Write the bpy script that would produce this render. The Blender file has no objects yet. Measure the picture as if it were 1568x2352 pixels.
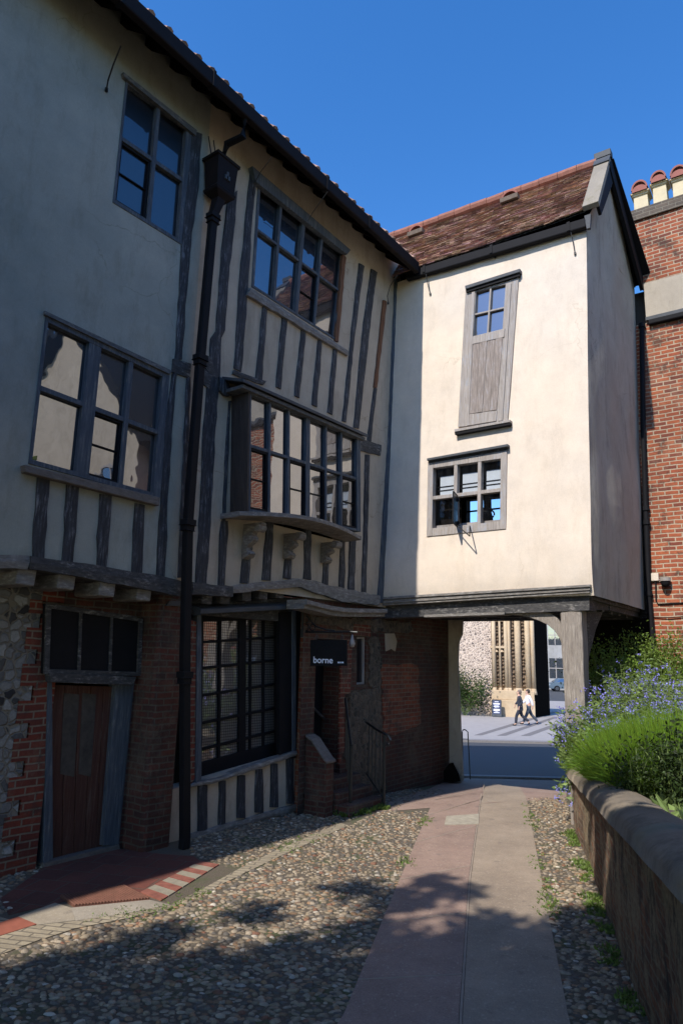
import bpy, bmesh, math, random
from mathutils import Vector, Matrix, noise
from mathutils.geometry import tessellate_polygon
random.seed(7)
RAD=math.radians
# ---------------------------------------------------------------- camera, sky, sun
sc=bpy.context.scene; COL=sc.collection
FPX=1568.; PITCH=RAD(12.0); ROLL=RAD(1.4); CH=2.1
cp,sp=math.cos(PITCH),math.sin(PITCH); cr,sr=math.cos(ROLL),math.sin(ROLL)
XR=(cr,-sr*sp,sr*cp); UR=(-sr,-cr*sp,cr*cp); FR=(0,cp,sp)
cd=bpy.data.cameras.new('camera'); cam=bpy.data.objects.new('camera',cd); COL.objects.link(cam)
cam.matrix_world=Matrix(((XR[0],UR[0],-FR[0],0),(XR[1],UR[1],-FR[1],0),(XR[2],UR[2],-FR[2],CH),(0,0,0,1)))
cd.sensor_fit='VERTICAL'; cd.sensor_height=36; cd.sensor_width=24; cd.lens=24; cd.clip_end=2000; cd.clip_start=.05
sc.camera=cam
SUN_AZ,SUN_EL=RAD(37.0),RAD(46)      # azimuth the light travels towards, height of the sun
w=bpy.data.worlds.new('World'); sc.world=w; w.use_nodes=True
nt=w.node_tree; nt.nodes.clear()
sky=nt.nodes.new('ShaderNodeTexSky'); sky.sky_type='NISHITA'; sky.sun_disc=False
sky.sun_elevation=SUN_EL; sky.sun_rotation=SUN_AZ+math.pi; sky.air_density=1.0; sky.dust_density=.25; sky.ozone_density=2.0
bg=nt.nodes.new('ShaderNodeBackground'); bg.inputs[1].default_value=.15
out=nt.nodes.new('ShaderNodeOutputWorld'); hs=nt.nodes.new('ShaderNodeHueSaturation'); hs.inputs['Saturation'].default_value=1.34; hs.inputs['Hue'].default_value=.507; nt.links.new(sky.outputs[0],hs.inputs['Color']); nt.links.new(hs.outputs[0],bg.inputs[0]); nt.links.new(bg.outputs[0],out.inputs[0])
sl=bpy.data.lights.new('sun','SUN'); sl.energy=3.2; sl.angle=RAD(.5); sl.color=(1,.94,.86)
so=bpy.data.objects.new('sun',sl); COL.objects.link(so); so.location=(-20,-25,35)
so.rotation_euler=Vector((math.sin(SUN_AZ)*math.cos(SUN_EL),math.cos(SUN_AZ)*math.cos(SUN_EL),-math.sin(SUN_EL))).to_track_quat('-Z','Y').to_euler()
sc.view_settings.view_transform='Standard'; sc.view_settings.look='None'; sc.view_settings.gamma=1; sc.view_settings.exposure=.84
# ---------------------------------------------------------------- measuring helpers
def ray(u,v):
    a,b=(u-784)/FPX,(1176-v)/FPX
    return tuple(a*XR[i]+b*UR[i]+FR[i] for i in range(3))
def gz(p,z=0.):
    d=ray(*p);t=(z-CH)/d[2];return (d[0]*t,d[1]*t,z)
class Pl:                                  # a wall plane through (x,y) heading az, normal to the right of the heading, leaning k metres outward per metre of height above z0
    def __init__(s,x,y,az,k=0,z0=6):
        s.o=(x,y);a=RAD(az);s.d=(math.sin(a),math.cos(a));s.n=(s.d[1],-s.d[0]);s.k=k;s.z0=z0
    def hit(s,p,off=0):
        d=ray(*p);t=(s.o[0]*s.n[0]+s.o[1]*s.n[1]+off+s.k*(CH-s.z0))/(d[0]*s.n[0]+d[1]*s.n[1]-s.k*d[2])
        q=(d[0]*t,d[1]*t)
        return ((q[0]-s.o[0])*s.d[0]+(q[1]-s.o[1])*s.d[1],CH+d[2]*t)
    def pt(s,a,z,off=0):
        off=off+s.k*(z-s.z0)
        return Vector((s.o[0]+s.d[0]*a+s.n[0]*off,s.o[1]+s.d[1]*a+s.n[1]*off,z))
def G(y): return 0. if y<11 else (-.06*(y-11) if y<31 else -1.2)      # the lane is level, then falls to the street
def gs(p,up=0.):                           # where a sight line meets the ground
    y=8.
    for _ in range(60): y=.5*y+.5*gz(p,G(y)+up)[1]
    q=gz(p,G(y)+up); return Vector(q)
def Z(x0,y0,s): return lambda x,y:((x0+x/s)/1.08871,(y0+y/s)/1.08871)
zA=Z(0,0,1.836);zB=Z(0,750,2.6133);zC=Z(500,380,3.136);zD=Z(480,900,3.136);zE=Z(900,350,1.943);zF=Z(900,1000,1.943)
zG=Z(0,1400,2.6133);zH=Z(450,1450,2.24);zI=Z(1080,1500,3.92);zJ=Z(1300,1550,3.8526);zK=Z(0,1950,1.7422);zL=Z(800,1900,1.7287)
zM=Z(1450,380,5.6);zN=Z(740,1480,6.533);zO=Z(1180,1680,6.533);zQ=Z(1040,1100,6.272);D_=lambda x,y:(x,y)
# ---------------------------------------------------------------- mesh helpers
class M:
    def __init__(s): s.v=[];s.f=[];s.c=[]
    def add(s,vs,fs,col=None):
        b=len(s.v); s.v+=[tuple(v) for v in vs]; s.f+=[tuple(i+b for i in f) for f in fs]; s.c+=[col]*len(fs)
    def prism(s,poly,vec,col=None):
        n=len(poly); vec=Vector(vec); p=[Vector(q) for q in poly]
        s.add(p+[q+vec for q in p],[tuple(range(n))[::-1],tuple(range(n,2*n))]+[(i,(i+1)%n,n+(i+1)%n,n+i) for i in range(n)],col)
    def slab(s,pl,az,o0,o1,col=None):      # polygon of (a,z) on a plane between two offsets
        s.prism([pl.pt(a,z,o0) for a,z in az],Vector((pl.n[0],pl.n[1],0))*(o1-o0),col)
    def rect(s,pl,a0,a1,z0,z1,o0,o1,col=None): s.slab(pl,[(a0,z0),(a1,z0),(a1,z1),(a0,z1)],o0,o1,col)
    def box(s,c,sz,rz=0,col=None,tilt=0):
        R=Matrix.Rotation(rz,3,'Z')@Matrix.Rotation(tilt,3,'X'); c=Vector(c); x,y,z=[k/2 for k in sz]
        q=[c+R@Vector(k) for k in ((-x,-y,-z),(x,-y,-z),(x,y,-z),(-x,y,-z),(-x,-y,z),(x,-y,z),(x,y,z),(-x,y,z))]
        s.add(q,[(3,2,1,0),(4,5,6,7),(0,1,5,4),(1,2,6,5),(2,3,7,6),(3,0,4,7)],col)
    def tube(s,pts,r,n=8,caps=True,col=None):
        pts=[Vector(p) for p in pts]; N=len(pts); rr=r if isinstance(r,(list,tuple)) else [r]*N; vs=[]
        for i,p in enumerate(pts):
            t=(pts[min(i+1,N-1)]-pts[max(i-1,0)]).normalized()
            a=t.cross(Vector((0,0,1)) if abs(t.z)<.9 else Vector((1,0,0))).normalized(); b=t.cross(a)
            vs+=[p+(a*math.cos(k*2*math.pi/n)+b*math.sin(k*2*math.pi/n))*rr[i] for k in range(n)]
        fs=[(i*n+k,i*n+(k+1)%n,(i+1)*n+(k+1)%n,(i+1)*n+k) for i in range(N-1) for k in range(n)]
        if caps: fs+=[tuple(range(n))[::-1],tuple(range((N-1)*n,N*n))]
        s.add(vs,fs,col)
    def lathe(s,c,prof,n=20,col=None):     # prof: (radius,z)
        c=Vector(c); vs=[c+Vector((r*math.cos(k*2*math.pi/n),r*math.sin(k*2*math.pi/n),z)) for r,z in prof for k in range(n)]
        s.add(vs,[(i*n+k,i*n+(k+1)%n,(i+1)*n+(k+1)%n,(i+1)*n+k) for i in range(len(prof)-1) for k in range(n)],col)
    def holed(s,pl,outer,holes,off,rev):   # flat wall with openings and reveals
        loops=[[Vector((a,z,0)) for a,z in L] for L in [outer]+holes]; flat=[v for L in loops for v in L]
        tris=tessellate_polygon(loops)
        s.add([pl.pt(v.x,v.y,off) for v in flat],[tuple(t) for t in tris])
        for L in holes:
            n=len(L); s.add([pl.pt(a,z,off) for a,z in L]+[pl.pt(a,z,off-rev) for a,z in L],[(i,(i+1)%n,n+(i+1)%n,n+i) for i in range(n)])
    def build(s,name,mat,parent=None,smooth=False,bevel=0,origin=None,uvd=None):
        o0=Vector(parent['_o']) if parent is not None else Vector(origin if origin is not None else (0,0,0))
        me=bpy.data.meshes.new(name)
        vs=[Vector(v) for v in s.v]
        me.from_pydata([tuple(v-o0) for v in vs],[],s.f); me.update()
        uv=me.uv_layers.new(name='UVMap'); tl=[0.]*(2*len(me.loops))
        for p in me.polygons:
            n=p.normal
            h=math.hypot(n.x,n.y)
            if h>.6:
                tx,ty=uvd if uvd else (-n.y/h,n.x/h)
                if tx<-.02 or (abs(tx)<=.02 and ty<0): tx,ty=-tx,-ty
                for li in p.loop_indices:
                    v=vs[me.loops[li].vertex_index]; tl[2*li]=v.x*tx+v.y*ty; tl[2*li+1]=v.z
            else:
                for li in p.loop_indices:
                    v=vs[me.loops[li].vertex_index]; tl[2*li]=v.x*.98-v.y*.2; tl[2*li+1]=v.x*.2+v.y*.98
        uv.data.foreach_set('uv',tl)
        if any(c is not None for c in s.c):
            ca=me.color_attributes.new('tint','FLOAT_COLOR','CORNER'); cl=[1.]*(4*len(me.loops))
            for p in me.polygons:
                c=s.c[p.index]
                c=(1,1,1) if c is None else ((c,c,c) if isinstance(c,(int,float)) else c)
                for li in p.loop_indices: cl[4*li:4*li+3]=c
            ca.data.foreach_set('color',cl)
        if smooth: me.polygons.foreach_set('use_smooth',[True]*len(me.polygons))
        me.materials.append(mat)
        o=bpy.data.objects.new(name,me); COL.objects.link(o)
        if parent is not None: o.parent=parent; o['_o']=tuple(o0)
        else: o.location=o0; o['_o']=tuple(o0)
        if bevel:
            b=o.modifiers.new('bevel','BEVEL'); b.width=bevel; b.segments=2; b.limit_method='ANGLE'
        return o
def tag(o,label,cat,group=None,kind=None):
    o['label']=label; o['category']=cat
    if group: o['group']=group
    if kind: o['kind']=kind
    return o
def thing(name,label,cat,loc=(0,0,0),group=None):
    o=bpy.data.objects.new(name,None); COL.objects.link(o); o.location=loc; o.empty_display_size=.2
    o['_o']=tuple(loc); return tag(o,label,cat,group)
def struct(o): o['kind']='structure'; return o
def stuff(o,label,cat): tag(o,label,cat); o['kind']='stuff'; return o
# ---------------------------------------------------------------- materials
def mat(name): 
    m=bpy.data.materials.new(name); m.use_nodes=True; n=m.node_tree; n.nodes.clear()
    o=n.nodes.new('ShaderNodeOutputMaterial'); b=n.nodes.new('ShaderNodeBsdfPrincipled'); n.links.new(b.outputs[0],o.inputs[0]); return m,n,b
def nd(n,t,**k):
    x=n.nodes.new(t)
    for a,v in k.items():
        if a[0]=='i' and a[1:].isdigit(): x.inputs[int(a[1:])].default_value=v
        else: setattr(x,a,v)
    return x
def ramp(n,src,stops):
    r=n.nodes.new('ShaderNodeValToRGB'); e=r.color_ramp.elements
    while len(e)<len(stops): e.new(.5)
    for i,(p,c) in enumerate(stops):
        e[i].position=p; e[i].color=(c,c,c,1) if isinstance(c,(int,float)) else (*c,1)
    n.links.new(src,r.inputs[0]); return r.outputs[0]
def mix(n,fac,a,b,mode='MIX'):
    x=n.nodes.new('ShaderNodeMix'); x.data_type='RGBA'; x.blend_type=mode
    for s,i in ((fac,0),(a,6),(b,7)):
        if isinstance(s,(int,float)): x.inputs[i].default_value=s if i==0 else (s,s,s,1)
        elif isinstance(s,tuple): x.inputs[i].default_value=(*s,1)
        else: n.links.new(s,x.inputs[i])
    return x.outputs[2]
def noi(n,co,scale,detail=6,rough=.6,stretch=None):
    if stretch:
        mp=nd(n,'ShaderNodeMapping'); mp.inputs['Scale'].default_value=stretch; n.links.new(co,mp.inputs[0]); co=mp.outputs[0]
    t=nd(n,'ShaderNodeTexNoise'); t.inputs['Scale'].default_value=scale; t.inputs['Detail'].default_value=detail; t.inputs['Roughness'].default_value=rough
    n.links.new(co,t.inputs['Vector']); return t.outputs[0]
def bump(n,b,h,dist,strength=1.):
    x=nd(n,'ShaderNodeBump'); x.inputs['Strength'].default_value=strength; x.inputs['Distance'].default_value=dist
    n.links.new(h,x.inputs['Height']); n.links.new(x.outputs[0],b.inputs['Normal'])
def tc(n,k='Object'): return nd(n,'ShaderNodeTexCoord').outputs[k]
def plaster(name,c1,c2,stain=(.2,.18,.13),st=.5,bmp=.012):
    m,n,b=mat(name); o=tc(n)
    big=noi(n,o,.7,5,.65); mid=noi(n,o,3.2,8,.7); fine=noi(n,o,60,3,.6)
    col=mix(n,ramp(n,big,[(.35,0.),(.65,1.)]),c1,c2)
    dr=noi(n,o,2.2,8,.75,(1.6,1.6,.45)); col=mix(n,ramp(n,dr,[(.50,0.),(.76,st)]),col,stain)
    col=mix(n,.35,col,ramp(n,mid,[(.3,.62),(.7,1.)]),'MULTIPLY')
    col=mix(n,.18,col,ramp(n,fine,[(.3,.5),(.7,1.)]),'MULTIPLY')
    # hairline cracks, only here and there
    vd=nd(n,'ShaderNodeTexVoronoi',feature='DISTANCE_TO_EDGE'); vd.inputs['Scale'].default_value=.9
    ns=nd(n,'ShaderNodeTexNoise'); ns.inputs['Scale'].default_value=2.5; ns.inputs['Detail'].default_value=7; n.links.new(o,ns.inputs['Vector'])
    ad=nd(n,'ShaderNodeVectorMath',operation='MULTIPLY_ADD'); n.links.new(ns.outputs[1],ad.inputs[0]); ad.inputs[1].default_value=(.5,.5,.5); n.links.new(o,ad.inputs[2]); n.links.new(ad.outputs[0],vd.inputs['Vector'])
    cr=mix(n,1.,ramp(n,vd.outputs['Distance'],[(.0,1.),(.006,0.)]),ramp(n,noi(n,o,.8,2,.5),[(.52,0.),(.62,.55)]),'MULTIPLY')
    col=mix(n,cr,col,stain)
    n.links.new(col,b.inputs[0]); b.inputs['Roughness'].default_value=.92
    h=mix(n,.25,mid,fine); lg=noi(n,o,1.6,3,.5); h=mix(n,.6,h,lg); bump(n,b,h,bmp*1.8,.9); return m
def wood(name,c1,c2,c3=None,amt=.3,stretch=(9,9,.7),rough=.8,bmp=.012):
    m,n,b=mat(name); o=tc(n)
    g=noi(n,o,4,8,.7,stretch); p=noi(n,o,5,6,.7)
    col=mix(n,ramp(n,g,[(.32,0.),(.68,1.)]),c1,c2)
    if c3: col=mix(n,mix(n,1.,ramp(n,g,[(.5,0.),(.62,1.)]),ramp(n,p,[(.45,0.),(.62,amt)]),'MULTIPLY'),col,c3)
    n.links.new(col,b.inputs[0]); b.inputs['Roughness'].default_value=rough; bump(n,b,g,bmp,1.); return m
def bricks(name,c1,c2,mort,dirt=.3,lime=0,bw=.225,rh=.075,ms=.012,dark=(.05,.03,.025),dk=.2,offv=(0,0,0)):
    m,n,b=mat(name); uv=tc(n,'UV'); o=tc(n)
    wv=noi(n,uv,3,2,.5); mp=nd(n,'ShaderNodeVectorMath',operation='MULTIPLY_ADD'); 
    sub=nd(n,'ShaderNodeCombineXYZ'); n.links.new(wv,sub.inputs[1]); n.links.new(wv,sub.inputs[0]); n.links.new(sub.outputs[0],mp.inputs[0]); mp.inputs[1].default_value=(.012,.03,0); n.links.new(uv,mp.inputs[2])
    t=nd(n,'ShaderNodeTexBrick'); t.offset=.5; n.links.new(mp.outputs[0],t.inputs[0])
    for k,v in (('Scale',1.),('Mortar Size',ms),('Mortar Smooth',.3),('Bias',0.),('Brick Width',bw),('Row Height',rh)): t.inputs[k].default_value=v
    t.inputs['Color1'].default_value=(*c1,1); t.inputs['Color2'].default_value=(*c2,1); t.inputs['Mortar'].default_value=(*mort,1)
    # per-brick darkening from a second brick lookup
    t2=nd(n,'ShaderNodeTexBrick'); t2.offset=.5; n.links.new(mp.outputs[0],t2.inputs[0])
    for k,v in (('Scale',1.),('Mortar Size',0.),('Bias',-.55),('Brick Width',bw),('Row Height',rh)): t2.inputs[k].default_value=v
    t2.inputs['Color1'].default_value=(0,0,0,1); t2.inputs['Color2'].default_value=(1,1,1,1)
    f=mix(n,1.,t2.outputs[0],(dk,dk,dk),'MULTIPLY')
    iv=nd(n,'ShaderNodeInvert'); n.links.new(t.outputs['Fac'],iv.inputs[1]); f=mix(n,1.,f,iv.outputs[0],'MULTIPLY')
    col=mix(n,f,t.outputs[0],dark)
    col=mix(n,dirt,col,ramp(n,noi(n,o,1.1,8,.75),[(.3,.25),(.62,1.)]),'MULTIPLY')
    col=mix(n,.5,col,ramp(n,noi(n,o,28,5,.7),[(.3,.55),(.6,1.)]),'MULTIPLY')
    if lime: col=mix(n,ramp(n,noi(n,o,1.7,8,.8),[(.5,0.),(.62,lime)]),col,mort); col=mix(n,ramp(n,noi(n,o,2.6,7,.75),[(.54,0.),(.64,.7)]),col,(.03,.025,.02))
    n.links.new(col,b.inputs[0]); b.inputs['Roughness'].default_value=.9
    bump(n,b,mix(n,.25,iv.outputs[0],noi(n,o,45,4,.7)),.014,.9); return m
def flint(name,scale,c_lo,c_hi,mort,edge=(.04,.12)):
    m,n,b=mat(name); o=tc(n)
    vd=nd(n,'ShaderNodeTexVoronoi',feature='DISTANCE_TO_EDGE'); vc=nd(n,'ShaderNodeTexVoronoi')
    ad=nd(n,'ShaderNodeVectorMath',operation='MULTIPLY_ADD'); ns=nd(n,'ShaderNodeTexNoise'); ns.inputs['Scale'].default_value=scale*1.2; n.links.new(o,ns.inputs['Vector'])
    n.links.new(ns.outputs[1],ad.inputs[0]); ad.inputs[1].default_value=(.6/scale,)*3; n.links.new(o,ad.inputs[2])
    for v in (vd,vc): v.inputs['Scale'].default_value=scale; n.links.new(ad.outputs[0],v.inputs['Vector'])
    g=ramp(n,vc.outputs['Color'],[(.1,c_lo),(.9,c_hi)])
    g=mix(n,.5,g,ramp(n,noi(n,o,scale*4,5,.7),[(.35,.35),(.65,1.)]),'MULTIPLY')
    e=ramp(n,vd.outputs['Distance'],[(edge[0],0.),(edge[1],1.)])
    n.links.new(mix(n,e,mort,g),b.inputs[0]); b.inputs['Roughness'].default_value=.7; bump(n,b,e,.02,.9); return m
def plain(name,c,rough=.6,metal=0,var=.25,scale=8,bmp=0,spec=None):
    m,n,b=mat(name); o=tc(n); x=noi(n,o,scale,6,.65)
    n.links.new(mix(n,1.,c,ramp(n,x,[(.3,1-var),(.7,1.)]),'MULTIPLY'),b.inputs[0])
    b.inputs['Roughness'].default_value=rough; b.inputs['Metallic'].default_value=metal
    if spec is not None: b.inputs['Specular IOR Level'].default_value=spec
    if bmp: bump(n,b,x,bmp)
    return m
def tinted(name,c,rough=.7,var=.3,scale=30,trans=0,bmp=0,spec=.3):
    m,n,b=mat(name); o=tc(n); a=nd(n,'ShaderNodeAttribute',attribute_name='tint')
    col=mix(n,1.,c,a.outputs[0],'MULTIPLY'); x=noi(n,o,scale,5,.65)
    col=mix(n,1.,col,ramp(n,x,[(.3,1-var),(.7,1.)]),'MULTIPLY'); n.links.new(col,b.inputs[0])
    b.inputs['Roughness'].default_value=rough; b.inputs['Specular IOR Level'].default_value=spec
    if trans:
        t=nd(n,'ShaderNodeBsdfTranslucent'); n.links.new(col,t.inputs[0]); mx=nd(n,'ShaderNodeMixShader'); mx.inputs[0].default_value=trans
        n.links.new(b.outputs[0],mx.inputs[1]); n.links.new(t.outputs[0],mx.inputs[2]); n.links.new(mx.outputs[0],n.nodes['Material Output'].inputs[0])
    if bmp: bump(n,b,x,bmp)
    return m
def glass(name,refl=.45,base=(.006,.007,.009),clear=0.,grid=False,wave=.0025):
    m,n,b=mat(name); o=tc(n); b.inputs[0].default_value=(*base,1); b.inputs['Roughness'].default_value=.35
    g=nd(n,'ShaderNodeBsdfGlossy'); g.inputs[0].default_value=(.92,.95,1,1); g.inputs['Roughness'].default_value=.015
    if wave:
        bp=nd(n,'ShaderNodeBump'); bp.inputs['Distance'].default_value=wave; bp.inputs['Strength'].default_value=.5; n.links.new(noi(n,o,5.,1,.4),bp.inputs['Height']); n.links.new(bp.outputs[0],g.inputs['Normal'])
    under=b.outputs[0]
    if clear:
        t=nd(n,'ShaderNodeBsdfTransparent'); mm=nd(n,'ShaderNodeMixShader'); mm.inputs[0].default_value=clear; n.links.new(under,mm.inputs[1]); n.links.new(t.outputs[0],mm.inputs[2]); under=mm.outputs[0]
    mx=nd(n,'ShaderNodeMixShader'); mx.inputs[0].default_value=refl; n.links.new(under,mx.inputs[1]); n.links.new(g.outputs[0],mx.inputs[2])
    res=mx.outputs[0]
    if grid:                                    # woven wire guard over the panes
        uv=tc(n,'UV'); t=nd(n,'ShaderNodeTexBrick'); t.offset=0; n.links.new(uv,t.inputs[0])
        for k,v in (('Scale',1.),('Mortar Size',.003),('Mortar Smooth',.1),('Brick Width',.034),('Row Height',.034)): t.inputs[k].default_value=v
        d=nd(n,'ShaderNodeBsdfDiffuse'); d.inputs[0].default_value=(.02,.02,.02,1); m3=nd(n,'ShaderNodeMixShader')
        n.links.new(t.outputs['Fac'],m3.inputs[0]); n.links.new(res,m3.inputs[1]); n.links.new(d.outputs[0],m3.inputs[2]); res=m3.outputs[0]
    n.links.new(res,n.nodes['Material Output'].inputs[0]); return m
MT=dict(
 pl_left=plaster('grey render',(.27,.285,.255),(.37,.365,.315),(.13,.12,.08),.5),
 pl_tim=plaster('cream infill plaster',(.43,.355,.27),(.50,.42,.325),(.17,.13,.08),.55),
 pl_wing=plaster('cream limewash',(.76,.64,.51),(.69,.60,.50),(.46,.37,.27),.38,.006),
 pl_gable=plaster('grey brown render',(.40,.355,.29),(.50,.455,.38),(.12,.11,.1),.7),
 cement=plaster('cement band',(.36,.31,.25),(.45,.39,.31),(.15,.13,.1),.5),
 oak=wood('black weathered oak',(.012,.013,.017),(.045,.047,.055),(.26,.27,.29),.6,(11,11,1.1),.8,.018),
 oakh=wood('black weathered oak laid flat',(.022,.022,.024),(.07,.066,.064),(.33,.31,.29),.6,(3,3,9)),
 oakp=wood('pale sunlit oak laid flat',(.11,.10,.09),(.24,.22,.20),(.45,.44,.42),.5,(2.5,2.5,9)),
 post=wood('silvered oak',(.13,.105,.088),(.40,.355,.305),(.10,.08,.065),.8,(15,15,.8),.85,.02),
 blue=wood('flaking blue grey paint',(.035,.045,.06),(.085,.10,.12),(.2,.19,.17),.7),
 blueh=wood('flaking blue grey paint laid flat',(.05,.055,.062),(.12,.12,.12),(.25,.22,.18),.8,(3,3,9)),
 wpale=wood('sun bleached paint on wood',(.22,.195,.175),(.40,.355,.32),(.26,.30,.36),.8),
 wdoor=wood('bleached boards',(.14,.115,.10),(.34,.285,.25),(.36,.38,.42),.5,(16,16,.8)),
 brown=wood('brown varnished wood',(.08,.03,.014),(.20,.085,.035)),
 sill=wood('brown grey sill',(.09,.075,.065),(.17,.145,.125),None,0,(3,3,9)),
 door=wood('faded red brown door',(.045,.013,.008),(.085,.03,.016),(.13,.11,.09),.4,(8,8,.35)),
 black=plain('black iron paint',(.010,.010,.012),.7,0,.3,6,0,.15), iron=plain('black ironwork',(.01,.01,.011),.45),
 gut=plain('dark brown gutter',(.016,.012,.012),.7,0,.3,5,0,.12), lead=plain('lead sheet',(.075,.082,.092),.6,0,.4,4,.004,.25),
 darkwin=glass('old window glass',.30), lattice=glass('window glass behind wire guard',.24,(.15,.14,.13),0,True),
 clear=glass('clear window glass',.06,(.01,.01,.01),.93,False,0), dimglass=glass('dim glass',.08,(.01,.01,.012)),
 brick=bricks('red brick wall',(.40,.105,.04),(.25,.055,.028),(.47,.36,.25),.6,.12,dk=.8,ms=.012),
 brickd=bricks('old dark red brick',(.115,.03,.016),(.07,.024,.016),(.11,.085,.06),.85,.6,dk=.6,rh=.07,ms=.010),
 brickq=bricks('red brick quoin',(.20,.036,.016),(.14,.028,.016),(.22,.16,.11),.5,.25,dk=.4,rh=.072,ms=.010),
 tile=tinted('clay roof tiles',(.50,.315,.235),.85,.5,14,0,.01), ridge=plain('red clay ridge',(.30,.12,.08),.8,0,.35,9),
 pot=plain('buff chimney pot',(.62,.52,.34),.8,0,.2,7), cowl=plain('red clay cowl',(.28,.075,.05),.7,0,.3,7),
 brickor=bricks('orange red brick',(.30,.075,.03),(.19,.045,.022),(.22,.16,.11),.6,.3,dk=.5,rh=.07,ms=.010),
 rubble=flint('dark flint rubble',13.,(.012,.011,.01),(.16,.11,.075),(.09,.07,.05)),
 verge=plaster('lichened verge board',(.24,.21,.17),(.33,.29,.23),(.15,.13,.06),.7),
 skywin=glass('deep sky reflecting glass',.11,(.006,.007,.010),0,False,.002), midwin=glass('upper window glass',.24,(.006,.007,.009),0,False,.002),
 flint=flint('knapped flint wall',10.,(.015,.016,.02),(.34,.33,.31),(.17,.15,.12)),
 flintf=flint('distant flint wall',7.,(.13,.10,.085),(.60,.46,.36),(.60,.48,.38),(.05,.2)),
 stone=plaster('golden limestone',(.52,.38,.23),(.62,.48,.32),(.4,.28,.17),.5), stoned=plain('shade painted carved stone',(.20,.14,.09),.9),
 dark=plain('dark interior',(.012,.010,.009),.95,0,.3,6,0,0), room=plain('interior wall',(.05,.045,.04),.9),
 blind=plain('pale window blind',(.50,.55,.60),.8,0,.1,3),
)
# ---------------------------------------------------------------- the planes of the place
U=Pl(-1.72,8.16,36.5)                      # upper wall of the timbered house
C0=U.pt(4.27,0); F=Pl(C0[0],C0[1],125,-.055,6)     # sunlit front of the wing over the passage
ER0=F.pt(F.hit((1360,1330))[0],3.2,0); GB=Pl(ER0[0],ER0[1],36.5,.035,3.2)   # its gable side
G3=Pl(-.33,10.1,34.5)                      # ground floor wall of the passage
K0=GB.pt(2.95,3.2); B=Pl(K0[0],K0[1],125)   # brick house on the right
GW=Pl(3.14,9.56,194)                       # lane face of the garden wall (heading back to the camera)
def H(pl,pts,off=0): return [pl.hit(p,off) for p in pts]
def quad(pl,pts,o0,o1,m=None):             # block on a wall from four or more measured corners
    m=m or M(); m.slab(pl,H(pl,pts,o1),o0,o1); return m
def wobble(L,R,pl,off,seed,jit=.009,step=.14):
    L=H(pl,L,off);R=H(pl,R,off); rows=[]
    for i in range(len(L)-1):
        ln=math.hypot(L[i+1][0]-L[i][0],L[i+1][1]-L[i][1]); k=max(1,int(ln/step))
        for j in range(k+(1 if i==len(L)-2 else 0)):
            t=j/k; rows.append([L[i][q]*(1-t)+L[i+1][q]*t for q in (0,1)]+[R[i][q]*(1-t)+R[i+1][q]*t for q in (0,1)])
    rn=random.Random(seed); out=[]
    for r in rows:
        a=rn.uniform(-jit,jit);b=rn.uniform(-jit,jit); dx,dz=r[2]-r[0],r[3]-r[1]; l=math.hypot(dx,dz) or 1
        out.append((r[0]+a*dx/l,r[1]+a*dz/l,r[2]+b*dx/l,r[3]+b*dz/l))
    return out
_ts=[0]
def timber(pl,L,R,o0=-.02,o1=.03,m=None,jit=.009):      # hewn timber between a left and a right edge
    m=m or M(); _ts[0]+=1; rows=wobble(L,R,pl,o1,_ts[0],jit); rn=random.Random(_ts[0]+900); vs=[]
    for a0,z0,a1,z1 in rows:
        j=rn.uniform(-.004,.004)
        vs+=[pl.pt(a0,z0,o0),pl.pt(a0+.006,z0,o1+j-.004),pl.pt((a0+a1)/2,(z0+z1)/2,o1+j+.004),pl.pt(a1-.006,z1,o1+j-.004),pl.pt(a1,z1,o0)]
    fs=[(5*i+k,5*i+k+1,5*i+k+6,5*i+k+5) for i in range(len(rows)-1) for k in range(4)]
    n=5*(len(rows)-1); fs+=[(0,1,2,3,4),(n+4,n+3,n+2,n+1,n)]
    m.add(vs,fs); return m
def lerp2(q,s,t):                          # q: TL,TR,BR,BL in (a,z)
    return tuple((q[0][i]*(1-s)+q[1][i]*s)*(1-t)+(q[3][i]*(1-s)+q[2][i]*s)*t for i in (0,1))
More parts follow.
